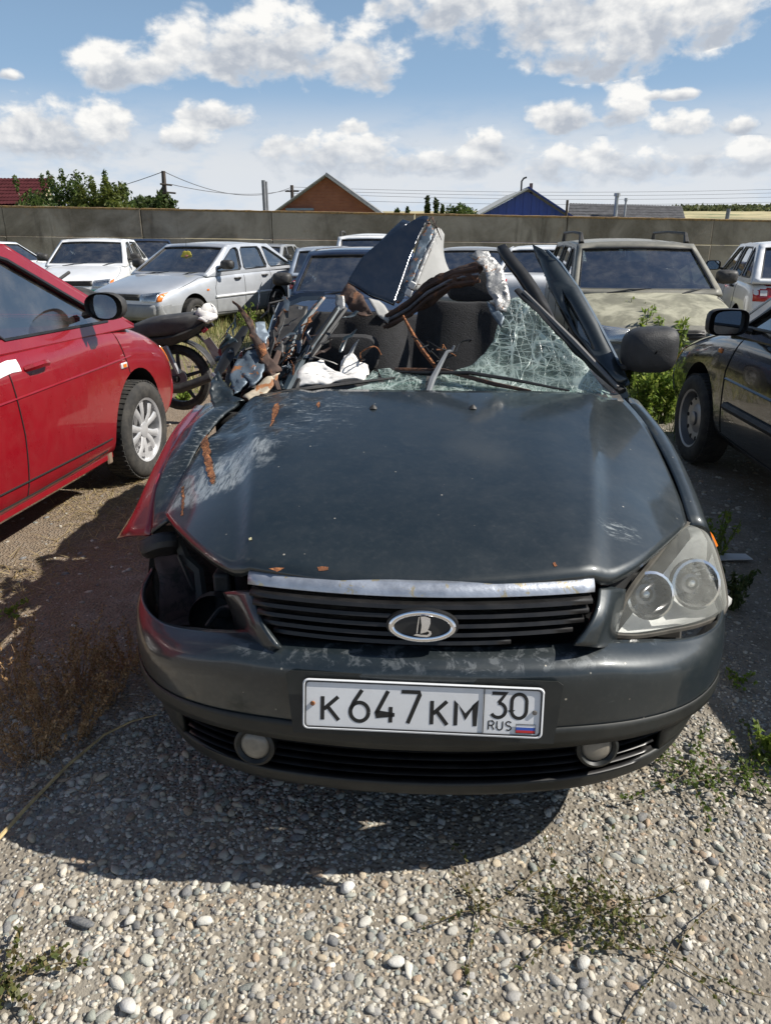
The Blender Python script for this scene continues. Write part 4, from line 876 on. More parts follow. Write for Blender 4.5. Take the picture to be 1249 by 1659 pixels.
# grille
gr = obj('grille', MB().patch([[at(405,955,1.62), at(684,955,1.60), at(968,955,1.62)], [at(420,1000,1.62), at(684,1000,1.60), at(955,1000,1.62)], [at(440,1050,1.55), at(684,1055,1.53), at(930,1048,1.55)]], 6, 4), M_dark, WR)
for k, (z, hw_, rt) in enumerate(((.737,.385,1), (.716,.378,1), (.695,.368,1), (.675,.354,.97), (.657,.33,.62))):
    pts = []
    for x in np.linspace(-hw_, hw_*rt, 15): pts.append((x, 1.462+.012*k*0+.32*x*x+(.735-z)*-.12, z-.03*(1-(x/.4)**2)*(.74-z)*4*.35))
    rows = [[(x, y+.02, zz+.003), (x, y-.010, zz+.0015), (x, y-.012, zz-.0015), (x, y+.03, zz-.004)] for x, y, zz in pts]
    obj('slat', MB().grid(rows), M_grille, gr, solid=.004)
# badge
bc = at(684, 1014, 1.43); bd = thing('x', 'x', 'x') if False else None
def ell(rx, rz_, n=40): return [(rx*math.cos(2*PI*k/n), rz_*math.sin(2*PI*k/n)) for k in range(n)]
def bp(x, z, d): return (bc.x+x, bc.y-d+z*.22, bc.z+z)
bg_ = obj('badge', MB().add([bp(x, z, -.012) for x, z in ell(.079, .036)]+[bp(x, z, .0) for x, z in ell(.079, .036)]+[bp(0, 0, .003)], [(j, (j+1) % 40, 40+(j+1) % 40, 40+j) for j in range(40)]+[(40+j, 40+(j+1) % 40, 80) for j in range(40)]), M_trim, gr)
obj('badge_ring', MB().tube([bp(x, z, .003) for x, z in ell(.0675, .0292)+ell(.0675, .0292)[:1]], .0062, 8, flat=.6, up=(0, 1, 0), cap=False), M_chrome, bg_)
sail = [(-.004,.024),(.006,.0245),(.017,.021),(.0175,.010),(.014,-.001),(.010,-.009),(.0,-.012),(-.004,-.013),(-.0015,.004)]
obj('badge_boat', MB().poly([[bp(x, z, .0065) for x, z in sail]]), M_chrome, bg_, solid=.003, smooth=False)
hull = [(-.019,-.017),(-.006,-.0195),(.010,-.0205),(.017,-.018),(.0205,-.013),(.019,-.0075),(.012,-.0045),(.010,-.0075),(.0145,-.009),(.015,-.0125),(.011,-.0155),(-.002,-.0155),(-.012,-.0135)]
obj('badge_boat', MB().poly([[bp(x, z, .0065) for x, z in hull]]), M_chrome, bg_, solid=.003, smooth=False)
obj('badge_boat', MB().tube([bp(-.007, .023, .008), bp(-.0095, .005, .008), bp(-.0115, -.012, .008)], .0013, 5), M_chrome, bg_)
# arms beside the grille
obj('grille_surround', MB().patch([[at(966,953,1.56), at(985,953,1.58), at(1006,953,1.62)], [at(962,985,1.51), at(982,985,1.53), at(1001,985,1.61)], [at(950,1012,1.475), at(975,1012,1.50), at(994,1012,1.60)], [at(926,1044,1.45), at(960,1046,1.475), at(990,1046,1.575)]], 4, 4), M_cara, WR, solid=.012)
obj('grille_surround', MB().patch([[at(368,957,1.62), at(390,957,1.58), at(414,957,1.55)], [at(382,990,1.61), at(405,990,1.53), at(424,990,1.51)], [at(388,1015,1.60), at(415,1018,1.50), at(434,1015,1.475)], [at(395,1050,1.58), at(430,1052,1.475), at(458,1048,1.45)]], 4, 4), M_cara, WR, solid=.012)
# bumper
plan = cr([(-.835,2.04),(-.815,1.88),(-.762,1.73),(-.68,1.60),(-.56,1.50),(-.4,1.43),(-.2,1.395),(0,1.385),(.2,1.395),(.4,1.43),(.56,1.495),(.685,1.585),(.778,1.70),(.838,1.84),(.864,2.0)], 5)
K = {0: [(.13,.252),(.04,.250),(.022,.296),(.03,.392),(.008,.418),(0,.50),(.004,.598),(.030,.628),(.075,.641)],
     .42: [(.13,.252),(.04,.250),(.022,.298),(.03,.392),(.008,.418),(0,.50),(.006,.59),(.040,.618),(.09,.630)],
     .60: [(.14,.252),(.045,.251),(.024,.306),(.02,.385),(.006,.415),(0,.475),(.002,.540),(.030,.575),(.085,.594)],
     .845: [(.14,.262),(.075,.260),(.045,.315),(.022,.365),(.006,.395),(0,.43),(0,.470),(.002,.512),(.008,.542)]}
ks = sorted(K)
def brow(x, r):
    a = [K[k][r] for k in ks]; return float(np.interp(abs(x), ks, [q[0] for q in a])), float(np.interp(abs(x), ks, [q[1] for q in a]))
def bpoint(i, r, extra=0.):
    p = plan[i]; t = plan[min(i+1, len(plan)-1)]-plan[max(i-1, 0)]; t /= np.linalg.norm(t); nn = np.array([-t[1], t[0]])
    d, z = brow(p[0], r); q = p+nn*(d+extra)
    z += .004*noise.noise(Vector((p[0]*4, r*.7, 0))) if p[0] < -.2 else 0
    return np.array([q[0], q[1], z])
def bsurf(r0, r1, i0=0, i1=None, n=4):
    i1 = len(plan) if i1 is None else i1
    cols = [cr([bpoint(i, r) for r in range(r0, r1+1)], n) for i in range(i0, i1)]
    return [[cols[j][k] for j in range(len(cols))] for k in range(len(cols[0]))]
q = MB(); q.grid(bsurf(0, 2)); obj('bumper_lip', q, M_lowpl, WR, solid=.012)
lo = [i for i in range(len(plan)) if abs(plan[i][0]) > .735]
q = MB(); q.grid(bsurf(3, 8)); bmp = obj('bumper', q, M_cara, WR, solid=.012)
for rng_ in ([i for i in range(len(plan)) if plan[i][0] < -.60], [i for i in range(len(plan)) if plan[i][0] > .60]): q = MB().grid(bsurf(2, 3, rng_[0], rng_[-1]+1)); obj('bumper_side', q, M_lowpl, bmp, solid=.012)
def bandpts(z0, z1, d, xlim):      # strip following the bumper's plan, d metres proud
    ii = [i for i in range(len(plan)) if abs(plan[i][0]) < xlim]; rows = []
    for f in np.linspace(0, 1, 4):
        row = []
        for i in ii:
            p = plan[i]; t = plan[min(i+1, len(plan)-1)]-plan[max(i-1, 0)]; t /= np.linalg.norm(t); nn = np.array([-t[1], t[0]]); w = abs(p[0])
            zz = z0(w)+(z1(w)-z0(w))*f; pq = p-nn*d; row.append((pq[0], pq[1], zz))
        rows.append(row)
    return rows
obj('bumper_band', MB().grid(bandpts(lambda w: .408-.022*smooth(.3, .8, w), lambda w: .462-.035*smooth(.3, .8, w), .0015, .80)), M_lowpl, bmp, solid=.002)
# number plate recess and plate
tilt = R(12); pc = at(684, 1146, 1.372); roll = R(.8)
def pp(x, z, d=0.):
    c, s = math.cos(-roll), math.sin(-roll); x, z = x*c-z*s, x*s+z*c
    return Vector((pc.x+x, pc.y+z*math.sin(tilt)-d*math.cos(tilt), pc.z+z*math.cos(tilt)+d*math.sin(tilt)))
def rrect(w, h, r_, n=4):
    o = []
    for cx, cz, a0 in ((w/2-r_, h/2-r_, 0), (-w/2+r_, h/2-r_, PI/2), (-w/2+r_, -h/2+r_, PI), (w/2-r_, -h/2+r_, 1.5*PI)):
        for k in range(n+1): a_ = a0+PI/2*k/n; o.append((cx+r_*math.cos(a_), cz+r_*math.sin(a_)))
    return o
obj('plate_panel', MB().poly([[pp(x, z, -.010) for x, z in [(-.292,.068),(.292,.068),(.304,.06),(.290,-.075),(-.285,-.075),(-.302,.06)]]]), M_lowpl, bmp, solid=.004, off=0, smooth=False)
M_plate = mat('plate_white', (.72, .73, .74), .4, var=.05, scale=9, dust=.16); M_ink = mat('plate_black', (.012, .012, .012), .5)
pl_ = obj('number_plate', MB().poly([[pp(x, z, .003) for x, z in rrect(.52, .112, .010)]]), M_plate, bmp, solid=.003, off=0, smooth=False)
obj('plate_rim', MB().tube([pp(x, z, .006) for x, z in rrect(.512, .104, .009)+rrect(.512, .104, .009)[:1]], .0016, 5, cap=False), M_ink, pl_)
obj('plate_rim', MB().tube([pp(x, z, .005) for x, z in rrect(.519, .111, .010)+rrect(.519, .111, .010)[:1]], .003, 5, cap=False), M_plate, pl_)
obj('plate_rim', MB().tube([pp(.133, z, .006) for z in (-.051, .051)], .0014, 4), M_ink, pl_)
def stroke(pts, w, d=.0050):           # one pen stroke laid on the plate
    P = [Vector((p[0], p[1])) for p in pts]; L_, R_ = [], []
    for i, p in enumerate(P):
        t = (P[min(i+1, len(P)-1)]-P[max(i-1, 0)]).normalized(); n_ = Vector((-t.y, t.x)); k = 1.
        if 0 < i < len(P)-1:
            a_ = (P[i]-P[i-1]).normalized(); k = 1/max(.45, abs(a_.dot(t)))
        L_.append(p+n_*w/2*k); R_.append(p-n_*w/2*k)
    v = [pp(q_.x, q_.y, d) for q_ in L_+R_]; m_ = len(P); return v, [(i, i+1, m_+i+1, m_+i) for i in range(m_-1)]
def arc(cx, cz, rx, rz_, a0, a1, n=14): return [(cx+rx*math.cos(R(a0+(a1-a0)*k/n)), cz+rz_*math.sin(R(a0+(a1-a0)*k/n))) for k in range(n+1)]
GL = {'K': [[(0,0),(0,1)],[(.95,1),(.08,.45)],[(.3,.58),(1,0)]], '6': [arc(.5,.3,.5,.3,0,360,24), [(.02,.38),(.2,.62),(.62,1.)]], '4': [[(.62,1),(.0,.28),(0,.25),(1,.25)],[(.78,.5),(.78,0)]],
      '7': [[(0,1),(1,1),(1,.93),(.38,0)]], 'M': [[(0,0),(0,1),(.5,.38),(1,1),(1,0)]], '3': [[(0,1),(.92,1),(.45,.6)], arc(.45,.3,.5,.3,90,-150,16)], '0': [arc(.5,.68,.5,.32,0,180)+[(0,.32)]+arc(.5,.32,.5,.32,180,360)+[(1,.68)]],
      'R': [[(0,0),(0,1),(.55,1)]+arc(.55,.75,.4,.25,90,-90,8)+[(0,.5)],[(.5,.5),(1,0)]], 'U': [[(0,1),(0,.35)]+arc(.5,.35,.5,.35,180,360,10)+[(1,1)]], 'S': [[(.95,.85)]+arc(.5,.75,.45,.25,40,270,12)+arc(.5,.25,.45,.25,90,-140,12)]}
for ch, x0, z0, w, h_, sw in (('K',-.2185,-.036,.036,.054,.0085),('6',-.157,-.036,.040,.072,.0085),('4',-.100,-.036,.040,.072,.0085),('7',-.046,-.036,.040,.072,.0085),('K',.021,-.036,.034,.054,.0085),('M',.073,-.036,.042,.054,.0085),
                             ('3',.150,-.0135,.032,.055,.0075),('0',.193,-.0135,.032,.055,.0075),('R',.145,-.042,.012,.020,.0028),('U',.163,-.042,.0125,.020,.0028),('S',.182,-.042,.0125,.020,.0028)):
    q = MB()
    for s_ in GL[ch]: q.add(*stroke([(x0+px*w, z0+pz*h_) for px, pz in s_], sw))
    obj('plate_character', q, M_ink, pl_, smooth=False)
for k, c_ in enumerate(((.75,.75,.76), (.03,.09,.4), (.5,.03,.03))):
    q = MB().add([pp(x, z, .0062) for x, z in ((.204,-.0265-.0068*(k+1)),(.246,-.0265-.0068*(k+1)),(.246,-.0265-.0068*k),(.204,-.0265-.0068*k))], [(0,1,2,3)]); obj('flag_stripe', q, mat('flag%d' % k, c_, .5), pl_, smooth=False)
obj('flag_outline', MB().tube([pp(x, z, .0066) for x, z in ((.204,-.0465),(.246,-.0465),(.246,-.0265),(.204,-.0265),(.204,-.0465))], .0007, 4), M_ink, pl_)
for x, m_ in ((-.24, M_rust), (.243, mat('screw_grey', (.12,.11,.1), .6))): obj('plate_screw', MB().lathe([(.0055, 0), (.0048, .003), (0, .0035)], pp(x, .001, .005), (0, -1, .2), 12), m_, pl_)
# lower opening: backing, slats, fog lamps
lg = obj('lower_grille', MB().grid(bandpts(lambda w: .262, lambda w: .40, -.075, .78)), M_dark, WR)
for k in range(5):
    z = .298+.022*k; ii = [i for i in range(len(plan)) if abs(plan[i][0]) < .63-.035*(4-k)*.4]; rows = []
    for i in ii:
        p = plan[i]; t = plan[i+1]-plan[i-1]; t /= np.linalg.norm(t); nn = np.array([-t[1], t[0]]); zz = z+.004*smooth(.3, .75, abs(p[0]))
        rows.append([(*(p+nn*.030), zz+.003), (*(p+nn*.024), zz), (*(p+nn*.030), zz-.004), (*(p+nn*.065), zz-.002)])
    obj('slat', MB().grid(rows), M_grille, lg, solid=.003)
for px, py in ((413, 1208), (967, 1211)):
    p = at(px, py, 1.438 if px < 700 else 1.450); ax = Vector((-.12 if px < 700 else .12, -1, .12)).normalized()
    f = obj('fog_lamp', MB().lathe([(.050, -.03), (.050, .004), (.043, .008), (.036, .000)], p, ax, 28), M_lowpl, WR); obj('lamp_lens', MB().lathe([(.036, -.002), (.030, .004), (.018, .007), (0, .008)], p, ax, 24), mat('dusty_fog_glass', (.20, .18, .145), .35, var=.2, scale=30, coat=.4), f)
# headlight
HL = [(992,1029,1.60),(1003,990,1.63),(1025,950,1.69),(1055,912,1.78),(1090,868,1.91),(1112,850,1.99),(1135,853,2.02),(1152,880,2.01),(1165,920,1.98),(1173,960,1.93),(1171,990,1.87),(1135,1010,1.77),(1080,1022,1.68),(1030,1030,1.62)]
hb = [Vector(p) for p in cr([at(*p) for p in HL+HL[:1]], 4)[:-1]]; hc_ = sum(hb, Vector())/len(hb); hn = Vector((.45, -.72, .53)).normalized()
def rings(scales, pushes, top=None):
    m_ = len(hb); V = []; 
    for s_, d_ in zip(scales, pushes): V += [hc_+(p-hc_)*s_+hn*d_ for p in hb]
    V.append(hc_+hn*pushes[-1]); k = len(scales)
    return MB().add(V, [(i*m_+j, i*m_+(j+1) % m_, (i+1)*m_+(j+1) % m_, (i+1)*m_+j) for i in range(k-1) for j in range(m_)]+[((k-1)*m_+j, (k-1)*m_+(j+1) % m_, k*m_) for j in range(m_)])
hl = obj('headlight', rings([1.0, .97, .9, .5], [-.004, -.09, -.17, -.19]), mat('lamp_inner', (.9, .91, .91), .2, metal=.3, var=.12, scale=14, bump=.25, bscale=14), WR, ang=180)
G_lens = lens_mat('headlight_lens')
obj('lamp_lens', rings([1., .93, .8, .5, .2], [.004, .014, .026, .04, .044]), G_lens, hl, ang=180)
obj('lamp_seal', MB().tube(hb+hb[:1], .0085, 6, cap=False), mat('lamp_seal_dirty', (.06, .055, .045), .8, var=.4, scale=20), hl)
for px, py, y, r_ in ((1050, 964, 1.725, .056), (1124, 946, 1.86, .062)):
    p = at(px, py, y); ax = Vector((.16, -1, .35)).normalized()
    rf_ = obj('reflector', MB().lathe([(r_*1.12, -.01), (r_*1.12, .012), (r_, .014), (r_*.92, -.02), (r_*.62, -.055), (r_*.3, -.07), (0, -.072)], p, ax, 22), M_refl, hl, ang=8)
    obj('bulb', MB().lathe([(.014, -.07), (.014, -.03), (.009, -.01), (0, -.006)], p, ax, 14), mat('bulb_glass', (.7, .7, .68), .15, metal=.4), rf_)
    obj('bulb_shield', MB().lathe([(.028, -.045), (.027, -.018), (.018, -.014)], p, ax, 18), M_steel, rf_)
obj('side_marker', MB().tube([at(1137,853,2.025), at(1150,868,2.03), at(1158,885,2.03)], .008, 6), M_amber, hl)
obj('broken_bracket', sheet([at(1174,962,1.95), at(1184,970,1.97), at(1183,978,1.96), at(1172,990,1.9)], .002, 1), mat('clear_plastic', (.6, .6, .58), .3), hl, solid=.003)
obj('lamp_gap_filler', MB().patch([[at(985,948,1.6), at(1002,1000,1.66), at(996,1030,1.62)], [at(1040,880,1.78), at(1046,935,1.82), at(1050,960,1.85)], [at(1104,845,2.02), at(1115,856,2.05), at(1120,870,2.07)]], 4, 4), M_dark, hl)
# right wing
inn = [(.757,1.985,.738),(.772,2.2,.808),(.766,2.45,.880),(.742,2.74,.940)]; crest = [(.795,1.985,.735),(.802,2.2,.806),(.798,2.45,.879),(.775,2.75,.938)]; out = [(.828,2.0,.70),(.835,2.2,.775),(.832,2.45,.850),(.815,2.76,.90)]
fl = [(.842,2.01,.62),(.852,2.2,.70),(.852,2.45,.74),(.845,2.78,.74)]; lowr = [(.838,2.02,.52),(.862,2.16,.63),(.868,2.42,.655),(.845,2.78,.42)]
obj('front_wing', MB().patch([inn, crest, out, fl, lowr], 5, 4), M_cara, WR, solid=.010, ang=180)
# left wing, buckled, and a flared panel coloured with the red car's reflection
gl = [at(271,842,1.985), at(298,772,2.17), at(343,692,2.42), at(388,652,2.62)]; gm = [at(258,852,1.99), at(278,775,2.17), at(318,690,2.42), at(362,648,2.66)]; gc = [at(245,864,2.0), at(256,782,2.15), at(287,713,2.42), at(333,655,2.68)]
q = MB().patch([gl, gm, gc], 8, 5); q.v = [(x, y, z+.010*noise.noise(Vector((x*9, y*9, 2)))) for x, y, z in q.v]; lw = obj('front_wing', q, M_car, WR, solid=.010, ang=180)
M_wingrefl = mat('paint_red_wing', (.30, .012, .022), .3, coat=.8, var=.12, scale=5, dust=.1)
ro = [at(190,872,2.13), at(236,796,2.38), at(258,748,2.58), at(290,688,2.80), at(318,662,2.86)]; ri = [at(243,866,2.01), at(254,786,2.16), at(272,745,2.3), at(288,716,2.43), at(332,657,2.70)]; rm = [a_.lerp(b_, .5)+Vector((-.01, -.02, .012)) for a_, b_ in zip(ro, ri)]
obj('red_wing_panel', MB().patch([ri, rm, ro], 5, 4), M_wingrefl, WR, solid=.008, ang=180, label='bent red painted wing panel flared outwards')
# open lamp cavity on the struck side
obj('inner_wing', sheet([at(252,905,2.0), at(275,893,2.03), at(303,897,2.05), at(322,925,2.06), at(332,985,2.02), at(318,1014,1.9), at(256,1014,1.92)], .012, 3, 3), mat('primer_pink_grey', (.13, .085, .08), .8, var=.3, scale=9, col2=(.06, .05, .045), thr=(.45, .6)), WR, solid=.004)
obj('lamp_cavity', MB().patch([[at(250,850,2.2), at(320,860,2.15), at(400,940,1.9)], [at(240,940,2.2), at(320,950,2.2), at(410,990,1.85)], [at(245,1030,2.15), at(320,1035,2.1), at(410,1040,1.75)]], 4, 4), M_dark, WR)
obj('arch_liner', MB().patch([[at(228,878,1.98), at(255,866,1.98), at(285,862,1.99)], [at(231,896,1.96), at(258,886,1.95), at(288,882,1.97)], [at(238,902,2.02), at(262,900,2.02), at(286,897,2.05)]], 3, 3), M_black, WR, solid=.006)
p = at(352, 1000, 1.8); ax = Vector((-.1, -1, .2)); obj('lamp_bucket', MB().lathe([(.07, .03), (.075, .0), (.06, -.03), (.03, -.06), (0, -.07)], p, ax, 24), M_black, WR)
obj('cavity_bracket', MB().tube([at(287,870,2.0), at(300,905,1.99), at(322,925,1.96), at(330,990,1.9)], [.012, .018, .016, .02], 6), mat('dirty_bracket', (.075, .07, .06), .8, var=.3), WR)
obj('cavity_bracket', MB().tube([at(335,1015,1.75), at(360,985,1.78), at(388,990,1.72), at(390,1020,1.66)], .007, 6, smooth=4), M_black, WR); obj('cavity_bracket', MB().box(at(365,960,1.85), (.05, .06, .14)), M_black, WR, bevel=.01)
obj('wiring', MB().tube([at(290,900,1.97), at(312,950,1.93), at(320,960,1.93), at(316,1000,1.9), at(345,1018,1.8)], .006, 5, smooth=4), M_black, WR)
# hidden core so that light does not leak through the shell
core = MB(); core.box((0, 2.36, .50), (1.3, .5, .42)); core.box((0, 2.05, .31), (1.0, .92, .13)); core.box((0, 2.62, .62), (1.5, .1, .55)); obj('engine_bay', core, M_dark, WR, bevel=.03)
obj('splash_guard', MB().box((0, 1.96, .21), (1.48, .22, .15)), M_dark, WR, bevel=.03); obj('underbody', MB().box((0, 3.7, .26), (1.5, 3.0, .08)), M_dark, WR)  # unseen box added under the nose to extend its cast shadow; then the underbody
for sx in (-1, 1):
    wheel(WR, (sx*.73, 2.33-3.4, .285), .285, .175, sx, 'steel'); wheel(WR, (sx*.73, 4.82-3.4, .285), .285, .175, sx, 'steel')
# doors, tail and cabin
for sx in (-1, 1):
    for nm, ya, yb in (('front_door', 2.80, 3.74), ('rear_door', 3.76, 4.45), ('rear_wing', 4.47, 5.48)):
        g = []
        for f in np.linspace(0, 1, 8):
            z = .28+.60*f; g.append([(sx*(.815+.03*math.sin(PI*min(1, f*1.1))-(.04*noise.noise(Vector((y*2, z*3, sx)))+.05*f if sx < 0 else 0)), y, z-(.05*smooth(2.8, 3.6, y) if sx < 0 else 0)) for y in np.linspace(ya, yb, 9)])
        dd = obj(nm, MB().grid(g), M_cara, WR, solid=.04)
        if 'door' in nm: obj('door_handle', MB().tube([(sx*.845, yb-.26, .77), (sx*.868, yb-.22, .775), (sx*.868, yb-.13, .775), (sx*.845, yb-.09, .77)], .012, 6), M_black, dd)
obj('tailgate', MB().patch([[(-.78,5.48,.3),(0,5.56,.3),(.78,5.48,.3)],[(-.80,5.52,.6),(0,5.6,.6),(.80,5.52,.6)],[(-.76,5.44,.86),(0,5.5,.88),(.76,5.44,.86)]], 5, 4), M_cara, WR, solid=.03)
obj('boot_floor', MB().box((0, 5.0, .55), (1.5, .9, .06)), M_dark, WR)
obj('dashboard', MB().patch([[(-.68,2.76,.93),(0,2.74,.935),(.70,2.78,.93)],[(-.66,2.95,.95),(0,2.95,.955),(.68,2.98,.945)],[(-.66,3.14,.90),(0,3.16,.91),(.68,3.16,.90)],[(-.66,3.18,.5),(0,3.2,.5),(.68,3.2,.5)]], 5, 4), M_black, WR, solid=.02)
cw = [[(x, 2.655+.02*abs(x), .952-.01*abs(x)) for x in np.linspace(-.6, .72, 9)], [(x, 2.72+.02*abs(x), .955) for x in np.linspace(-.6, .72, 9)], [(x, 2.78, .95) for x in np.linspace(-.6, .72, 9)]]
obj('cowl_panel', MB().patch(cw, 2, 3), M_black, WR, solid=.008)
obj('cowl_trim', MB().tube([at(412,645,2.68), at(470,633,2.72), at(560,622,2.78), at(640,612,2.82)], [.012, .014, .014, .008], 6, flat=.5), M_black, WR); obj('cowl_trim', MB().tube([at(430,650,2.66), at(520,640,2.7), at(640,640,2.7)], .009, 6, flat=.5), M_trim, WR)
def seat(cx, yb, zb, zt, w, lean, label=None):
    r_ = []
    for f in np.linspace(0, 1, 7):
        z = zb+(zt-zb)*f; y = yb+lean*f; ww = w*(1-.22*f**3); r_.append([(cx-ww/2, y, z), (cx-ww*.36, y-.05, z), (cx, y-.03, z), (cx+ww*.36, y-.05, z), (cx+ww/2, y, z)])
    return obj('seat_back', MB().patch(r_, 4, 2), M_seat2, WR, solid=.13, bevel=.02, off=1 if False else -1)
M_seat2 = mat('dark_seat_fabric', (.026, .026, .028), .95, var=.3, scale=30, bump=.4, bscale=160)
p = at(562, 508, 3.62); s1 = seat(p.x, 3.5, .45, p.z, .46, .14)
def cushion(c, w, d, h_):
    q = MB(); V = []; nn = 20; L_ = [(-1, .0), (-1, .55), (-.8, .9), (0, 1), (.8, .9), (1, .55), (1, 0)]
    for (dy, k) in L_:
        for j in range(nn):
            w_ = 2*PI*j/nn; a_, b_ = math.cos(w_), math.sin(w_); V.append((c[0]+w/2*k*math.copysign(abs(a_)**.5, a_), c[1]+d/2*dy, c[2]+h_/2*k*math.copysign(abs(b_)**.5, b_)))
    return q.add(V, [(i*nn+j, i*nn+(j+1) % nn, (i+1)*nn+(j+1) % nn, (i+1)*nn+j) for i in range(6) for j in range(nn)])
p = at(566, 572, 3.36); obj('headrest', cushion(p, .27, .11, .17), M_seat2, s1)
p = at(765, 492, 3.75); s2 = seat(p.x+.02, 3.62, .45, p.z, .46, .14); p = at(766, 463, 3.78); obj('headrest', cushion(p, .25, .1, .15), M_seat2, s2)
obj('headrest_post', MB().tube([at(750,490,3.78), at(750,505,3.76)], .006, 6), M_steel, s2)
obj('rear_bench', MB().patch([[(-.62,4.25,.5),(0,4.22,.5),(.62,4.25,.5)],[(-.62,4.4,.8),(0,4.36,.82),(.62,4.4,.8)],[(-.6,4.5,.98),(0,4.48,1.01),(.6,4.5,.98)]], 5, 4), M_seat2, WR, solid=.15, bevel=.03)
obj('cabin_floor', MB().box((0, 3.65, .33), (1.5, 1.9, .04)), M_dark, WR)
obj('tunnel_console', MB().patch([[(-.1,3.15,.75),(0,3.15,.78),(.1,3.15,.75)],[(-.1,3.5,.5),(0,3.5,.55),(.1,3.5,.5)],[(-.09,4.1,.5),(0,4.1,.54),(.09,4.1,.5)]], 4, 4), M_black, WR, solid=.04)
# broken windscreen
def crack_mat():
    m = bpy.data.materials.new('cracked_glass'); m.use_nodes = True; T = NT(m.node_tree); T.n.clear(); out = T.new('ShaderNodeOutputMaterial')
    tc = T.new('ShaderNodeTexCoord').outputs['Object']; nz = T.noise(tc, 7, 4, .6); xx, yy, zz = T.xyz(tc)
    warp = T.vec(T.m('MULTIPLY_ADD', nz, .05, xx), T.m('MULTIPLY_ADD', nz, -.05, yy), T.m('MULTIPLY_ADD', nz, .03, zz))
    def vor(sc, w0, w1, v):
        vo = T.new('ShaderNodeTexVoronoi', feature='DISTANCE_TO_EDGE'); T.put(vo.inputs['Vector'], v); vo.inputs['Scale'].default_value = sc; return T.ramp(vo.outputs[0], w0, w1)
    a_ = vor(20, .028, .004, T.map(warp, scale=(1, .55, .75), rot=(.2, .3, .5))); b_ = vor(43, .05, .01, T.map(warp, scale=(.6, 1.2, 1), rot=(.6, -.3, -.6))); c_ = vor(120, .12, .03, warp)
    e1 = vor(9, .05, .006, T.map(warp, scale=(3.2, .7, .7), rot=(.3, .9, .8))); e2 = vor(10, .05, .006, T.map(warp, scale=(.7, .7, 3.4), rot=(.2, .5, -.7)))
    a_ = T.m('MAXIMUM', T.m('MULTIPLY', a_, .7), T.m('MAXIMUM', e1, e2))
    a_ = T.m('MULTIPLY', a_, T.ramp(T.noise(tc, 5, 4, .6), .36, .62, .5, 1.)); b_ = T.m('MULTIPLY', b_, T.ramp(T.noise(tc, 8, 4, .6), .4, .62, .1, 1.))
    zone = T.ramp(T.noise(tc, 3.4, 4, .6, .4), .42, .62)
    crush = T.ramp(T.noise(tc, 6., 6, .7, .8), .56, .66)
    k = T.m('MAXIMUM', T.m('MAXIMUM', T.m('MAXIMUM', T.m('MULTIPLY', crush, .6), T.m('MULTIPLY', a_, .9)), T.m('MULTIPLY', b_, .6)), T.m('MULTIPLY', c_, T.m('MULTIPLY', zone, .75)))
    base = T.m('ADD', T.m('MULTIPLY', zone, .20), T.m('MULTIPLY_ADD', k, .78, .16), clamp=True)
    tr = T.new('ShaderNodeBsdfTransparent'); tr.inputs[0].default_value = (.84, .92, .90, 1)
    b = T.new('ShaderNodeBsdfPrincipled'); T.put(b.inputs['Base Color'], T.mix(k, (.30, .40, .37), (.88, .97, .93))); b.inputs['Roughness'].default_value = .22; b.inputs['Specular IOR Level'].default_value = .9
    tl = T.new('ShaderNodeBsdfTranslucent'); tl.inputs[0].default_value = (.74, .86, .82, 1); m2 = T.new('ShaderNodeMixShader'); m2.inputs[0].default_value = .5; T.l.new(b.outputs[0], m2.inputs[1]); T.l.new(tl.outputs[0], m2.inputs[2])
    bn = T.new('ShaderNodeBump'); bn.inputs['Strength'].default_value = .8; bn.inputs['Distance'].default_value = .004; T.put(bn.inputs['Height'], k); T.put(b.inputs['Normal'], bn.outputs[0])
    mx = T.new('ShaderNodeMixShader'); T.put(mx.inputs[0], base); T.l.new(tr.outputs[0], mx.inputs[1]); T.l.new(m2.outputs[0], mx.inputs[2]); T.l.new(mx.outputs[0], out.inputs[0]); return m
M_crack = crack_mat()
ws = obj('windscreen', sheet([at(986,635,2.735), at(950,594,2.82), at(905,548,2.92), at(868,508,3.02), at(840,482,3.10), at(824,486,3.12), at(812,505,3.09), at(806,530,3.05), at(800,550,3.01), at(785,575,2.96), at(762,592,2.93), at(738,602,2.90), at(706,612,2.86), at(694,641,2.75), at(800,640,2.74), at(900,638,2.735)], .010, 4, 5, 9), M_crack, WR, solid=.004, ang=25)
obj('glass_shard', sheet([at(538,642,2.72), at(575,628,2.76), at(612,620,2.79), at(660,620,2.80), at(690,616,2.81), at(689,642,2.73)], .006, 4, 6, 14), M_crack, ws, solid=.004, ang=25)
obj('glass_shard', sheet([at(614,600,2.86), at(632,598,2.86), at(640,604,2.85), at(690,612,2.84), at(688,622,2.8), at(625,625,2.79)], .006, 3, 7, 14), M_crack, ws, solid=.004, ang=25)
obj('glass_shard', sheet([at(586,622,2.8), at(604,600,2.86), at(612,604,2.86), at(614,622,2.8)], .004, 2, 8, 14), M_crack, ws, solid=.004, ang=25)
obj('wiper', MB().tube([at(636,602,2.86), at(690,604,2.83), at(760,604,2.80), at(830,615,2.76), at(922,633,2.70)], [.007, .011, .012, .011, .006], 6, flat=.6), M_trim, WR); obj('wiper', MB().tube([at(640,598,2.88), at(720,600,2.84), at(800,622,2.75), at(860,634,2.71)], [.006, .008, .009, .006], 5), M_rustd, WR)
obj('wiper_arm', MB().tube([at(736,560,2.86), at(732,568,2.86), at(724,570,2.85), at(712,592,2.83), at(700,615,2.78), at(692,640,2.73)], [.005, .006, .007, .010, .013, .011], 6), mat('grey_arm', (.22, .23, .24), .5, metal=.4), WR)
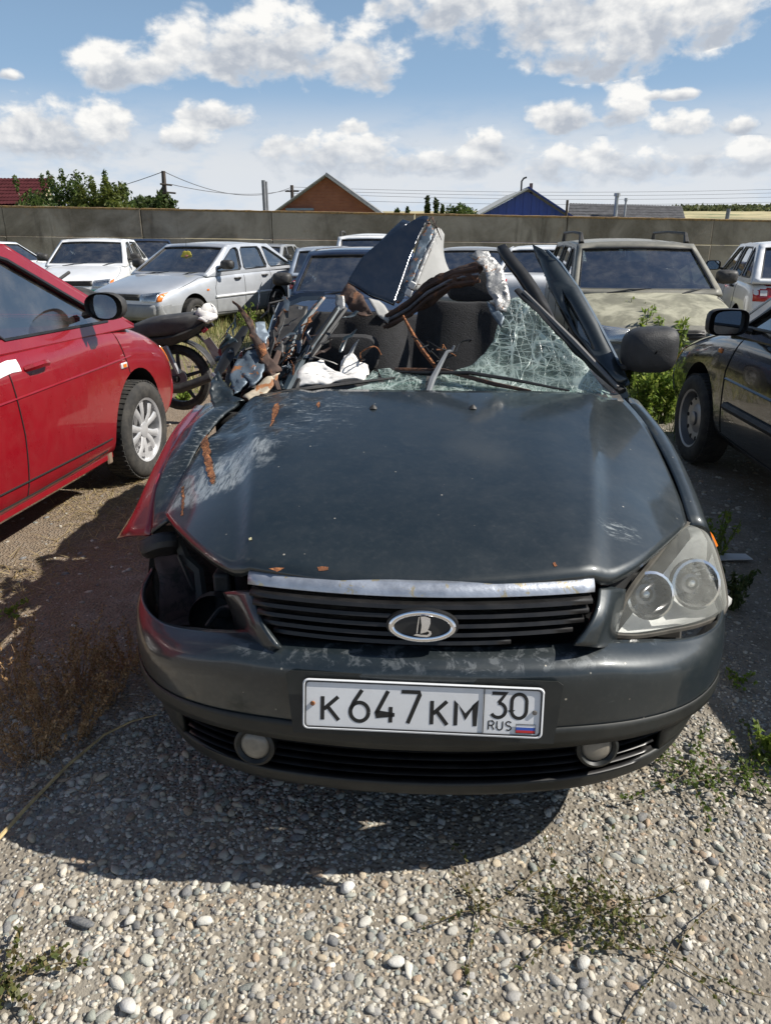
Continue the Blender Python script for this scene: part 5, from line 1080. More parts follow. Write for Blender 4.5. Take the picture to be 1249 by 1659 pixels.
obj('rusty_rod', MB().tube([at(653,512,3.15), at(668,540,3.08), at(683,566,3.0), at(704,593,2.9)], [.005, .008, .009, .008], 6), M_rust, WR)
# airbag
M_cloth = mat('white_cloth', (.68, .66, .63), .9, var=.06, scale=10, bump=.3, bscale=30)
obj('airbag', sheet([at(470,628,2.78), at(484,604,2.84), at(500,591,2.88), at(519,586,2.90), at(538,596,2.88), at(550,604,2.87), at(556,586,2.92), at(562,574,2.94), at(572,571,2.95), at(588,590,2.92), at(600,608,2.86), at(590,618,2.82), at(540,620,2.80)], .015, 6, 11, 16), M_cloth, WR, solid=.006, ang=60)
# right-hand pillar, door frames
obj('front_pillar', MB().tube([at(1008,634,2.735), at(975,603,2.82), at(930,561,2.93), at(870,502,3.08), at(838,470,3.17)], [.022, .030, .032, .030, .018], 8, flat=.55), M_trim, WR)
obj('pillar_trim', MB().tube([at(1000,628,2.73), at(930,555,2.92), at(848,473,3.14)], [.008, .012, .008], 6), mat('grey_trim', (.14, .135, .13), .5), WR)
FRo = [at(868,400,3.34), at(884,408,3.30), at(905,430,3.24), at(935,474,3.13), at(965,527,3.0), at(992,580,2.88), at(1014,624,2.78)]; FRi = [at(996,628,2.77), at(962,590,2.88), at(928,545,3.0), at(905,500,3.1), at(888,460,3.2), at(874,425,3.3)]
hole = [at(912,478,3.13), at(935,520,3.03), at(958,562,2.94), at(962,578,2.91), at(938,552,2.98), at(918,515,3.07)]
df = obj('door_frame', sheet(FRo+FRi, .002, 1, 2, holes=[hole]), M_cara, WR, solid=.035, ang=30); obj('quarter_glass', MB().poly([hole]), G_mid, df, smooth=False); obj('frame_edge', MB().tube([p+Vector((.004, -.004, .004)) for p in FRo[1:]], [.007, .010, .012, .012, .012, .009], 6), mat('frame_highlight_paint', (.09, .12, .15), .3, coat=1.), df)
BRo = [at(806,408,3.55), at(818,404,3.56), at(830,418,3.5), at(860,456,3.38), at(884,497,3.27), at(902,545,3.14)]; BRi = [at(896,540,3.15), at(862,492,3.28), at(836,452,3.40), at(818,428,3.48)]
bf = obj('door_frame', sheet(BRo+BRi, .003, 1, 4), M_trim, WR, solid=.03, ang=30); obj('frame_edge', MB().tube([at(806,404,3.54), at(816,402,3.55), at(828,414,3.51)], [.01, .018, .01], 6), M_greym, bf); obj('frame_edge', MB().tube([at(828,425,3.46), at(856,465,3.35), at(880,510,3.24)], .005, 5), M_greym, bf)
obj('torn_pillar', sheet([at(758,414,3.22), at(772,408,3.24), at(790,410,3.24), at(806,428,3.21), at(818,455,3.16), at(828,482,3.11), at(822,506,3.08), at(806,502,3.07), at(795,482,3.11), at(786,455,3.16), at(782,432,3.2), at(770,424,3.21)], 0.014, 6, 12, 17), M_greym, WR, solid=.006, ang=32)
obj('torn_pillar', sheet([at(788,488,3.1), at(806,500,3.08), at(818,512,3.06), at(812,530,3.03), at(798,512,3.06)], 0.011, 6, 13, 17), M_torn, WR, solid=.005, ang=32)
# roof remains
rr_ = obj('roof_rail', sheet([at(620,512,3.44), at(640,500,3.43), at(662,483,3.41), at(690,457,3.38), at(710,446,3.35), at(735,437,3.32), at(782,424,3.25), at(784,436,3.22), at(775,448,3.22), at(770,459,3.25), at(737,463,3.33), at(722,474,3.35), at(704,491,3.38), at(684,500,3.41), at(668,513,3.42), at(626,533,3.43)], .008, 5, 41, 13), M_rustd, WR, solid=.010, ang=32)
for off_, rad_ in ((6, .010), (16, .007), (27, .009)): obj('rail_ridge', MB().tube([at(622,510+off_*.75,3.42), at(662,484+off_,3.38), at(692,458+off_,3.355), at(735,437+off_*.85,3.30), at(776,428+off_,3.215)], rad_, 6), M_rustd if off_ != 16 else mat('rail_grey', (.15, .155, .17), .5, metal=.4, var=.4, scale=20), rr_)
rp = [[at(563,459,3.529), at(576,466,3.516), at(600,481,3.487), at(620,488,3.477), at(638,496,3.463)], [at(575,438,3.586), at(592,444,3.577), at(614,452,3.564), at(634,456,3.561), at(650,462,3.552)], [at(592,414,3.652), at(610,415,3.655), at(632,418,3.656), at(650,422,3.652), at(662,426,3.646)], [at(630,384,3.740), at(642,385,3.742), at(656,386,3.744), at(668,388,3.743), at(677,388,3.746)], [at(676,355,3.829), at(682,353,3.836), at(687,352,3.840), at(691,352,3.841), at(694,354,3.837)]]
rfp = obj('roof_panel', MB().patch(rp, 5, 5), mat('paint_roof', (.007, .012, .022), .22, .3, coat=1., var=.1, scale=3, dust=.03, crough=.05), WR, solid=.010, ang=180)
obj('roof_fold', sheet([at(612,396,3.8), at(632,376,3.88), at(652,359,3.95), at(664,362,3.94), at(640,385,3.85), at(620,405,3.78)], .006, 2, 3), MATS['paint_roof'], rfp, solid=.01)
obj('roof_edge', sheet([at(694,356,3.82), at(704,376,3.74), at(690,410,3.66), at(674,442,3.58), at(662,470,3.52), at(645,494,3.50), at(642,490,3.53), at(664,430,3.62), at(680,388,3.72)], 0.009, 6, 5, 17), M_torn, rfp, solid=.006, ang=32)
obj('roof_edge', MB().tube([at(707,378,3.72), at(690,414,3.64), at(678,445,3.56), at(668,470,3.5), at(675,462,3.5)], [.006, .009, .008, .01, .005], 5), M_greym, rfp)
obj('headliner', MB().patch([[at(700,373,3.80), at(710,370,3.84), at(718,380,3.86)], [at(698,400,3.74), at(710,400,3.80), at(716,404,3.84)], [at(684,435,3.64), at(704,432,3.72), at(720,425,3.80)], [at(670,472,3.55), at(700,462,3.66), at(727,441,3.78)]], 4, 4), M_liner, rfp, solid=.008)
for px, py in ((662, 474), (668, 462)): obj('bracket', MB().box(at(px, py, 3.46), (.03, .02, .03), rot=Matrix.Rotation(.5, 3, 'Y').to_quaternion()), mat('white_clip', (.6, .6, .58), .6), rfp, bevel=.004)
obj('torn_sheet', sheet([at(562,462,3.48), at(578,468,3.45), at(592,488,3.40), at(606,508,3.38), at(590,512,3.36), at(566,500,3.4), at(552,486,3.44)], 0.014, 6, 14, 17), M_rustd, WR, solid=.005, ang=32)
obj('torn_sheet', sheet([at(596,482,3.42), at(618,492,3.44), at(632,512,3.42), at(628,524,3.40), at(610,508,3.4)], 0.009, 6, 15, 17), M_liner, WR, solid=.005, ang=32)
# left pillars and crushed side
P1 = mat('pillar_teal', (.022, .034, .04), .35, .2, coat=.7, var=.3, scale=8, col2=(.2, .1, .05), thr=(.6, .66))
obj('side_pillar', MB().tube([at(524,482,3.3), at(505,505,3.22), at(478,542,3.08), at(466,575,2.98), at(456,604,2.9)], [.013, .017, .018, .019, .013], 6, flat=.6), P1, WR)
obj('side_pillar', MB().tube([at(553,490,3.3), at(532,522,3.18), at(508,554,3.05), at(484,590,2.9), at(462,634,2.74)], [.014, .016, .018, .022, .020], 6, flat=.6), P1, WR)
obj('pillar_seal', MB().tube([at(560,500,3.27), at(530,540,3.12), at(500,585,2.94), at(478,632,2.76)], [.010, .013, .014, .012], 6), M_trim, WR); obj('pillar_seal', MB().tube([at(552,512,3.25), at(545,525,3.2), at(512,570,3.02), at(494,598,2.92)], [.004, .007, .008, .005], 5), M_greym, WR)
obj('pillar_seal', MB().tube([at(545,500,3.24), at(512,548,3.05), at(470,604,2.84)], .008, 5), M_trim, WR)
obj('pillar_top', sheet([at(545,478,3.3), at(558,480,3.3), at(560,500,3.28), at(552,508,3.27), at(544,494,3.29)], .006, 2, 16), M_greym, WR, solid=.02); obj('window_frame', MB().tube([at(437,560,3.1), at(447,520,3.2), at(458,494,3.26), at(488,481,3.3), at(526,479,3.32)], [.022, .022, .024, .026, .022], 6, flat=.6), MATS['paint_roof'], WR)
obj('window_frame', MB().tube([at(487,498,3.24), at(486,530,3.2), at(484,560,3.12)], .014, 6), M_greym, WR)
obj('crushed_door', sheet([at(458,505,3.22), at(484,496,3.26), at(500,500,3.24), at(478,548,3.08), at(462,590,2.95), at(446,606,2.9), at(434,590,2.95), at(438,545,3.1)], .015, 3, 17, 6), M_black, WR, solid=.006)
obj('rusty_strip', sheet([at(378,484,2.98), at(392,500,2.97), at(408,518,2.95), at(420,548,2.9), at(438,575,2.86), at(456,600,2.8), at(440,606,2.78), at(424,592,2.82), at(412,560,2.88), at(396,520,2.94)], 0.011, 6, 18, 17), M_rustd, WR, solid=.01, ang=32)
obj('crumpled_metal', sheet([at(372,612,2.78), at(384,586,2.84), at(402,572,2.88), at(424,566,2.9), at(428,580,2.86), at(415,600,2.8), at(396,626,2.74), at(376,640,2.7)], 0.014, 6, 19, 17), M_torn, WR, solid=.005, ang=32)
obj('crumpled_metal', sheet([at(412,524,3.0), at(428,520,3.02), at(436,545,2.96), at(430,560,2.92), at(418,552,2.94)], 0.011, 6, 20, 17), mat('blue_scraped', (.2, .24, .28), .4, .3, var=.3, scale=12), WR, solid=.005, ang=32)
obj('crumpled_metal', sheet([at(394,648,2.68), at(414,630,2.72), at(432,610,2.76), at(456,604,2.78), at(446,624,2.74), at(430,642,2.7), at(405,656,2.66)], 0.014, 6, 21, 17), mat('rust_and_cream', (.42, .36, .27), .6, var=.3, scale=12, col2=(.3, .12, .04), thr=(.48, .56)), WR, solid=.005, ang=32)
obj('crumpled_metal', sheet([at(338,640,2.68), at(342,612,2.76), at(352,602,2.8), at(366,620,2.76), at(382,642,2.68), at(396,652,2.64), at(370,660,2.62), at(346,660,2.64)], 0.014, 6, 22, 17), M_car, WR, solid=.005, ang=32)
obj('crumpled_metal', sheet([at(392,600,2.8), at(410,588,2.84), at(430,592,2.82), at(424,612,2.76), at(404,628,2.72)], 0.014, 6, 23, 17), M_torn, WR, solid=.005, ang=32); obj('crumpled_metal', sheet([at(418,560,2.86), at(430,556,2.88), at(434,572,2.84), at(424,580,2.82)], 0.007, 6, 24, 17), M_rust, WR, solid=.005, ang=32)
obj('trim_strut', MB().tube([at(398,530,3.05), at(380,560,2.98), at(362,590,2.9), at(352,608,2.86)], [.02, .034, .03, .02], 6, flat=.4), M_trim, WR); obj('trim_strut', MB().tube([at(345,606,2.86), at(356,618,2.8), at(366,640,2.72)], [.008, .012, .008], 6), M_steel, WR)
obj('torn_strip', MB().tube([at(452,632,2.72), at(440,600,2.8), at(452,570,2.9), at(444,548,3.0)], [.01, .016, .012, .006], 5, flat=.4), M_rustd, WR)
# tangle of torn strips and loose wires over the struck side
rt = np.random.default_rng(77)
tm = [M_trim, M_rustd, M_torn, M_greym, P1, M_black, M_rust, MATS['paint_roof']]
for k in range(46):
    px0, py0 = rt.uniform(345, 500), rt.uniform(545, 640); 
    if k % 3 == 0: px0, py0 = rt.uniform(420, 560), rt.uniform(500, 600)
    yy = 2.72+(650-py0)/150*.42; an = rt.normal(-.95, .5); ln = rt.uniform(18, 62); P = []
    for i in range(5): P.append(at(px0+math.cos(an)*ln*i/4+rt.normal(0, 2.5), py0+math.sin(an)*ln*i/4+rt.normal(0, 2.5), yy+.06*i/4+rt.normal(0, .012)))
    w0 = rt.uniform(.004, .013); obj('torn_strip', MB().tube(P, [w0*.5, w0, w0*1.2, w0*.9, w0*.25], 5, flat=rt.uniform(.15, .5)), tm[k % len(tm)], WR, ang=30)
for k in range(18):
    px0, py0 = rt.uniform(352, 470), rt.uniform(555, 640); yy = 2.74+(650-py0)/150*.42; n_ = 7; rr0 = rt.uniform(9, 24); tl_ = rt.normal(-.9, .4); P = []
    for i in range(n_):
        w = 2*PI*i/n_; u, v = math.cos(w)*rr0*rt.uniform(.8, 1.5), math.sin(w)*rr0*rt.uniform(.25, .6); P.append(at(px0+u*math.cos(tl_)-v*math.sin(tl_), py0+u*math.sin(tl_)+v*math.cos(tl_), yy+rt.normal(0, .02)))
    obj('crumpled_metal', sheet(P, .014, 5, 60+k, 19), [MATS['paint_roof'], M_torn, M_black, M_rustd, P1][k % 5], WR, solid=.004, ang=30)
for k in range(14):
    px0, py0 = rt.uniform(470, 800), rt.uniform(560, 625); P = [at(px0+i*rt.uniform(5, 14)*(1 if k % 2 else -1), py0-12*math.sin(i*.9+k)+rt.normal(0, 4), 2.92+rt.normal(0, .03)) for i in range(5)]
    obj('loose_wire', MB().tube(P, .0028, 5, smooth=4), M_trim if k % 4 else M_rust, WR)
for k in range(60):
    px0 = rt.uniform(430, 985); p = at(px0, 641-rt.uniform(-1, 6), 2.70); s0 = rt.uniform(.004, .010); obj('glass_crumb', MB().add([p+Vector(rt.normal(0, s0, 3)) for _ in range(4)], [(0, 1, 2), (0, 2, 3), (0, 3, 1), (1, 3, 2)]), M_crack, ws, smooth=False)
for k in range(16):
    px0, py0 = rt.uniform(640, 700), 0; f_ = rt.random(); a_ = at(694-50*f_, 358+134*f_, 3.80-.3*f_); P = [a_, a_+Vector((rt.uniform(.01, .06), -.01, rt.uniform(-.05, .03))), a_+Vector((rt.uniform(.03, .09), -.02, rt.uniform(-.10, .02)))]
    w0 = rt.uniform(.004, .012); obj('torn_strip', MB().tube(P, [w0, w0*1.2, w0*.3], 5, flat=.3), tm[(k*3+2) % 7], rfp, ang=30)
obj('crushed_door', sheet([(-.74,3.25,.82), (-.70,3.3,1.08), (-.68,3.5,1.15), (-.70,3.8,1.10), (-.72,4.1,1.14), (-.74,4.45,1.05), (-.78,4.45,.82)], .03, 5, 51, 5), MATS['paint_roof'], WR, solid=.02, ang=40)
obj('crushed_door', sheet([(-.78,2.78,.84), (-.72,2.85,.98), (-.74,3.0,1.02), (-.72,3.2,1.04), (-.76,3.26,.84)], .03, 5, 52, 6), M_torn, WR, solid=.012, ang=40)
# wing mirror on the right
mc = at(1053, 567, 2.80); V = []; nn = 28; L_ = [(-.07, .05), (-.068, .55), (-.052, .85), (-.02, .98), (.03, 1.), (.06, .96), (.062, .0)]
for dy, k in L_:
    for j in range(nn):
        w = 2*PI*j/nn; a_, b_ = math.cos(w), math.sin(w); V.append(mc+Vector((.097*k*math.copysign(abs(a_)**.6, a_), dy, .082*k*math.copysign(abs(b_)**.6, b_)*(1+.08*a_)+.006*a_)))
mq = MB().add(V, [(i*nn+j, i*nn+(j+1) % nn, (i+1)*nn+(j+1) % nn, (i+1)*nn+j) for i in range(len(L_)-1) for j in range(nn)])
mq.tube([at(1000,598,2.84), at(1018,592,2.82), at(1040,588,2.8)], [.028, .026, .03], 8, flat=.6); obj('wing_mirror', mq, mat('mirror_housing', (.028, .028, .029), .6, var=.2, scale=30, bump=.25, bscale=200), WR)
obj('door_top', MB().tube([(.74, 2.76, .945), (.80, 3.0, .90), (.81, 3.7, .89), (.80, 4.5, .90)], [.02, .03, .03, .03], 6), M_cara, WR)
# ------------------------------------------------------------------ parked cars
def box_at(t, name, c, d, m, rz=0, bevel=.005): return obj(name, MB().box((0, 0, 0), d), m, t, loc=c, rot=(0, 0, rz), bevel=bevel)
P_red = paint('red', (.23, .005, .011), .3, dust=.03); P_blk = paint('black', (.008, .0085, .01), .18, dust=.03); P_sil = paint('silver', (.50, .52, .55), .35, .35, dust=.05); P_wht = paint('white', (.72, .73, .74), .4, dust=.05)
P_kha = paint('khaki', (.17, .165, .135), .5, .1, coat=.3, dust=.25); P_blu = paint('navy', (.012, .022, .05), .3, dust=.05); P_gry = paint('grey', (.32, .33, .34), .4, .2); P_sky = paint('pale_blue', (.35, .4, .47), .35, .3)
M_peel = mat('peeled_bonnet', (.16, .155, .11), .6, var=.15, scale=1.6, col2=(.38, .365, .27), thr=(.38, .62), dust=.12); M_greenp = mat('green_paint', (.012, .085, .065), .45, coat=.4)
rc, ri_ = car('red_hatchback', 'red hatchback with silver alloy wheel parked at the left edge', 'car', (-2.755, 3.54, 0), PI-.098, 'mini', P_red, win=G_mid, wstyle='ten', mirror=M_black, mexp=.85, mdy=.16)
# its details on the flank towards the wreck (local -x side)
on = ri_['onside']
for z, nm, m_ in ((ri_['bz'](1.6)-.03, 'belt_trim', M_chrome),):
    obj(nm, MB().tube([on(y, ri_['bz'](y)-.035, -1, .004) for y in np.linspace(1.15, 3.2, 18)], .010, 5, flat=.6), m_, rc)
obj('crease', MB().tube([on(y, .80-.02*(y-1), -1, -.004) for y in np.linspace(.9, 3.2, 22)], .012, 6, flat=.5), P_red, rc); obj('rubbing_crease', MB().tube([on(y, .36+.012*(y-1), -1, .001) for y in np.linspace(1.15, 3.0, 18)], .008, 5, flat=.5), M_dark, rc)
p = on(1.02, .76, -1, .004); rp_ = obj('side_repeater', MB().box(p, (.012, .075, .035)), M_white, rc, bevel=.006); obj('side_repeater_lens', MB().box(p+Vector((-.006, 0, 0)), (.006, .04, .02)), M_amber, rp_)
obj('sill', MB().tube([on(y, .245, -1, -.012) for y in np.linspace(1.2, 2.9, 14)], .035, 8, flat=1.), P_red, rc)
g = [[on(2.02+.42*u, .895+.055*v-.01*u+.006*math.sin(9*u), -1, .004) for u in np.linspace(0, 1, 7)] for v in (0, .5, 1)]
tag(obj('paper_sheet', MB().grid(g), mat('white_paper', (.8, .8, .8), .8)), 'torn white paper sheet stuck below the red car window', 'paper'); bpy.data.objects['paper_sheet'].matrix_world = Matrix.Translation(rc.location)@Matrix.Rotation(PI-.098, 4, 'Z')
p = on(1.30, .28, -1, -.01); obj('mud_flap', MB().box(p+Vector((.01, -.06, .0)), (.02, .05, .16)), mat('muddy', (.2, .14, .1), .9), rc, bevel=.01)
bc_, bi = car('black_sedan', 'glossy black sedan with dusty steel wheel parked at the right edge', 'car', (2.75, 3.80, 0), PI+.02, 'sedan', P_blk, win=G_dark, wstyle='steel', mirror=M_black, sc=1.02, mdz=-.07)
on = bi['onside']; p = on(1.12, .80, 1, .004); obj('side_repeater', MB().box(p, (.014, .05, .032)), M_amber, bc_, bevel=.008)
obj('door_moulding', MB().tube([on(y, .50, 1, .004) for y in np.linspace(1.35, 3.0, 16)], .022, 6, flat=1.2), M_black, bc_)
obj('crease', MB().tube([on(y, .66-.01*(y-1), 1, .0) for y in np.linspace(1.3, 3.2, 18)], .012, 6, flat=.6), P_blk, bc_)
kh, ki = car('khaki_estate', 'khaki estate car with peeling pale bonnet and black roof rails', 'car', (2.44, 9.45, 0), -.05, 'wagon', P_kha, win=G_mid, mirror=M_black, hood=M_peel, rails=True, lower=mat('grey_bumper', (.13, .13, .125), .6, dust=.2))
fp = ki['face'](0, .60, 1, .03); bo_ = obj('badge', MB().add([fp+Vector((.05*math.cos(w), -.004, .022*math.sin(w))) for w in np.linspace(0, 2*PI, 21)[:-1]], [tuple(range(20))]), M_chrome, kh, solid=.006, smooth=False); obj('badge_field', MB().add([fp+Vector((.04*math.cos(w), -.012, .015*math.sin(w))) for w in np.linspace(0, 2*PI, 21)[:-1]], [tuple(range(20))]), M_trim, bo_, smooth=False)
pk = ki['face'](0, .40, 1, .05); kp = obj('number_plate', MB().box(pk, (.52, .012, .112)), M_plate, kh, bevel=.002)
def kst(ch, x0, w, h_, sw):
    q = MB()
    for s_ in GL[ch]:
        P = [Vector((x0+a_*w, b_*h_-h_/2)) for a_, b_ in s_]; 
        for a_, b_ in zip(P, P[1:]): t_ = (b_-a_).normalized()*sw/2; n_ = Vector((-t_.y, t_.x)); a2, b2 = a_-t_, b_+t_; q.add([pk+Vector((v_.x, -.008, v_.y)) for v_ in (a2+n_, b2+n_, b2-n_, a2-n_)], [(0, 1, 2, 3)])
    obj('plate_character', q, M_ink, kp, smooth=False, solid=.001)
GL['1'] = [[(.2,.75),(.6,1),(.6,0)]]
kst('1', -.065, .035, .075, .009); kst('7', -.01, .04, .075, .009)
sh_, si = car('silver_hatchback', 'silver five-door hatchback with orange front indicator in the back row', 'car', (-3.92, 13.5, 0), -.36, 'hatch', P_sil, win=G_mid, mirror=M_black, lower=mat('grey_lower_flank', (.26, .27, .28), .55, dust=.1))
obj('side_moulding', MB().tube([si['onside'](y, .56, 1, .006) for y in np.linspace(1.3, 3.0, 16)], .022, 6), P_wht, sh_); p = si['onside'](1.12, .68, 1, .004); obj('side_repeater', MB().box(p, (.012, .06, .03)), M_amber, sh_, bevel=.006)
q = si['Pw'](.1, .5); 
fl_ = thing('toy', 'yellow felt flower toy hanging inside the silver hatchback windscreen', 'toy', (0, 0, 0)); pos = Matrix.Rotation(-.36, 4, 'Z')@(q+Vector((0, .12, .04)))+Vector((-3.92, 13.5, 0)); fl_.location = pos
for k in range(6): w = k*PI/3; obj('petal', MB().lathe([(0, -.012), (.045, -.006), (.05, .0), (.045, .006), (0, .012)], (.055*math.cos(w), 0, .055*math.sin(w)), (0, 1, 0), 12), mat('yellow_felt', (.5, .42, .06), .9), fl_)
obj('flower_centre', MB().lathe([(0, -.02), (.035, -.014), (.035, .014), (0, .02)], (0, 0, 0), (0, 1, 0), 12), mat('pink_felt', (.6, .25, .2), .9), fl_); obj('cord', MB().tube([(0, 0, .1), (.0, .02, .26)], .004, 4), M_trim, fl_)
far = [('white_sedan', 'white sedan with dark green nose behind the silver hatchback', (-7.15, 16.8, 0), .17, 'sedan', P_wht, 1., dict(win=G_mid, lower=M_greenp)),
 ('white_estate', 'white estate car side-on at the far left', (-11.0, 19.5, 0), 1.25, 'wagon', P_wht, .95, {}),
 ('navy_sedan', 'dark navy car roof in front of the wall at left', (-8.3, 23.2, 0), .35, 'sedan', P_blu, .98, {}),
 ('grey_hatchback', 'small pale grey hatchback against the wall left of the wreck', (-4.35, 20.8, 0), -.12, 'hatch', P_gry, .93, dict(win=G_mid)),
 ('navy_hatchback', 'dark blue hatchback right behind the torn roof', (-.78, 9.5, 0), .03, 'hatch', P_blu, .975, dict(win=G_mid)),
 ('pale_blue_hatchback', 'pale blue hatchback seen from behind, left of the white off-roader', (-1.72, 14.2, 0), PI+.12, 'mini', P_sky, .88, {}),
 ('white_suv', 'white off-roader with roof bars and black rear window', (-1.15, 17.2, 0), PI+.05, 'suv', P_wht, .9, dict(rails=True)),
 ('silver_compact', 'grey compact car rear between torn roof and pillar', (.98, 16.0, 0), PI-.1, 'hatch', P_gry, .93, {}),
 ('white_saloon', 'white saloon rear corner left of the khaki estate', (2.15, 13.8, 0), PI-.22, 'sedan', P_wht, .93, {}),
 ('silver_crossover', 'pale silver hatchback with red tail light at the right edge', (5.12, 11.29, 0), PI-.22, 'mini', P_wht, .95, {}),
 ('slate_sedan', 'dark car roof between khaki estate and pale hatchback', (5.3, 19.5, 0), PI, 'sedan', P_blu, .95, {})]
for nm, lb, lc, rz, kd, pt_, sc_, kw in far: car(nm, lb, 'car', lc, rz, kd, pt_, sc=sc_, **kw)
# ------------------------------------------------------------------ motorcycle
mb_ = thing('motorcycle', 'black motorcycle with long seat standing behind the red car', 'motorcycle', (-1.9, 6.1, 0), world=True)
wc = at(292, 612, 6.1); rr = .275
tw = obj('wheel', MB().lathe([(rr*.78, -.03), (rr*.86, -.042), (rr*.97, -.03), (rr, 0), (rr*.97, .03), (rr*.86, .042), (rr*.78, .03)], wc, (.12, 1, 0), 36), M_tyre, mb_)
q = MB().lathe([(rr*.8, -.028), (rr*.72, -.02), (rr*.72, .02), (rr*.8, .028)], wc, (.12, 1, 0), 36); q.lathe([(0, -.05), (.05, -.05), (.05, .05), (0, .05)], wc, (.12, 1, 0), 14)
for k in range(5): w = 2*PI*k/5+.3; q.tube([wc, wc+Vector((math.cos(w)*rr*.75, -.02, math.sin(w)*rr*.75))], [.022, .014], 6)
obj('rim', q, M_black, tw); obj('sprocket', MB().lathe([(.03, -.06), (.09, -.06), (.09, -.054), (.03, -.054)], wc, (.12, 1, 0), 20), M_steel, tw)
wf = wc+Vector((-1.22, .05, .0)); fw = obj('wheel', MB().lathe([(rr*.78, -.03), (rr*.86, -.042), (rr*.97, -.03), (rr, 0), (rr*.97, .03), (rr*.86, .042), (rr*.78, .03)], wf, (.1, 1, 0), 32), M_tyre, mb_); obj('rim', MB().lathe([(rr*.8, -.02), (.05, -.03), (.05, .03), (rr*.8, .02)], wf, (.1, 1, 0), 24), M_black, fw)
obj('seat', MB().patch([[at(215,548,6.0), at(250,545,5.95), at(300,540,5.95), at(335,518,6.0)], [at(214,530,6.0), at(250,520,5.93), at(295,514,5.93), at(338,508,6.0)], [at(218,526,6.12), at(250,514,6.1), at(295,508,6.1), at(338,502,6.1)], [at(215,545,6.25), at(250,540,6.28), at(300,535,6.28), at(335,515,6.2)]], 5, 4), mat('grey_black_vinyl', (.045, .045, .047), .6, var=.2, scale=9, dust=.1), mb_, solid=.02)
obj('tail_fairing', MB().patch([[at(240,565,6.05), at(285,558,5.98), at(320,540,6.0), at(342,520,6.05)], [at(222,550,6.02), at(280,543,5.94), at(318,528,5.97), at(344,510,6.05)], [at(222,548,6.2), at(280,540,6.26), at(318,525,6.24), at(344,508,6.15)]], 5, 4), M_black, mb_, solid=.01)
obj('tail_reflector', MB().box(at(332, 535, 6.02), (.05, .02, .03), rot=Matrix.Rotation(-.7, 3, 'Y').to_quaternion()), M_red, mb_, bevel=.005)
obj('mudguard', MB().patch([[wc+Vector((math.cos(w)*(rr+.04), d_, math.sin(w)*(rr+.04))) for w in np.linspace(2.4, .35, 9)] for d_ in (-.07, 0, .07)], 2, 2), M_black, mb_, solid=.006)
obj('swing_arm', MB().tube([wc+Vector((0, -.07, 0)), wc+Vector((-.25, -.07, .05)), wc+Vector((-.45, -.05, .1))], .022, 8), M_black, mb_); obj('shock_absorber', MB().tube([wc+Vector((.02, -.09, .05)), at(268, 560, 6.0)], .022, 8), M_steel, mb_)
obj('frame_tube', MB().tube([at(345,525,6.1), at(300,550,6.1), at(240,560,6.1), wc+Vector((-.5, 0, .15)), wc+Vector((-.9, 0, .55))], .018, 8), M_black, mb_)
eng = MB().box(wc+Vector((-.42, 0, .06)), (.3, .24, .26)); eng.lathe([(0, -.16), (.09, -.16), (.1, -.1), (.1, .12), (0, .12)], wc+Vector((-.40, 0, .0)), (0, 1, 0), 18)
for k in range(5): eng.box(wc+Vector((-.52, 0, .2+.028*k)), (.17, .2, .012))
obj('engine', eng, M_steel, mb_, bevel=.015); obj('exhaust', MB().tube([wc+Vector((-.5, -.15, .0)), wc+Vector((-.3, -.16, -.1)), wc+Vector((.05, -.14, -.06)), wc+Vector((.3, -.13, .03))], [.02, .025, .04, .035], 10), M_black, mb_)
obj('plate_holder', MB().poly([[at(330,552,5.98), at(340,546,5.98), at(361,574,6.0), at(356,586,6.0), at(348,584,6.0)]]), M_greym, mb_, solid=.006, smooth=False); obj('plate_arm', MB().tube([at(318,540,6.05), at(335,556,6.0), at(352,580,6.0)], [.014, .012, .01], 6), M_black, mb_)
obj('fuel_tank', MB().patch([[wc+Vector((-.95, -.1, .5)), wc+Vector((-.75, -.13, .5)), wc+Vector((-.5, -.08, .45))], [wc+Vector((-.95, -.08, .66)), wc+Vector((-.75, -.1, .7)), wc+Vector((-.5, -.06, .6))], [wc+Vector((-.95, .08, .66)), wc+Vector((-.75, .1, .7)), wc+Vector((-.5, .06, .6))], [wc+Vector((-.95, .1, .5)), wc+Vector((-.75, .13, .5)), wc+Vector((-.5, .08, .45))]], 4, 4), M_black, mb_, solid=.01)
obj('fork', MB().tube([wf+Vector((0, -.08, 0)), wf+Vector((.18, -.08, .7))], .02, 8).tube([wf+Vector((0, .08, 0)), wf+Vector((.18, .08, .7))], .02, 8), M_steel, mb_); obj('handlebar', MB().tube([wf+Vector((.22, -.34, .82)), wf+Vector((.18, -.1, .74)), wf+Vector((.18, .1, .74)), wf+Vector((.22, .34, .82))], .013, 8), M_black, mb_)
cl_ = sheet([at(318,512,6.0), at(322,500,6.0), at(334,495,6.02), at(346,494,6.04), at(350,505,6.03), at(350,518,6.0), at(336,524,5.97), at(322,522,5.97)], .03, 4, 31, 10); tag(obj('white_cloth', cl_, M_cloth, solid=.03, ang=180), 'crumpled white cloth lying on the motorcycle tail', 'cloth')
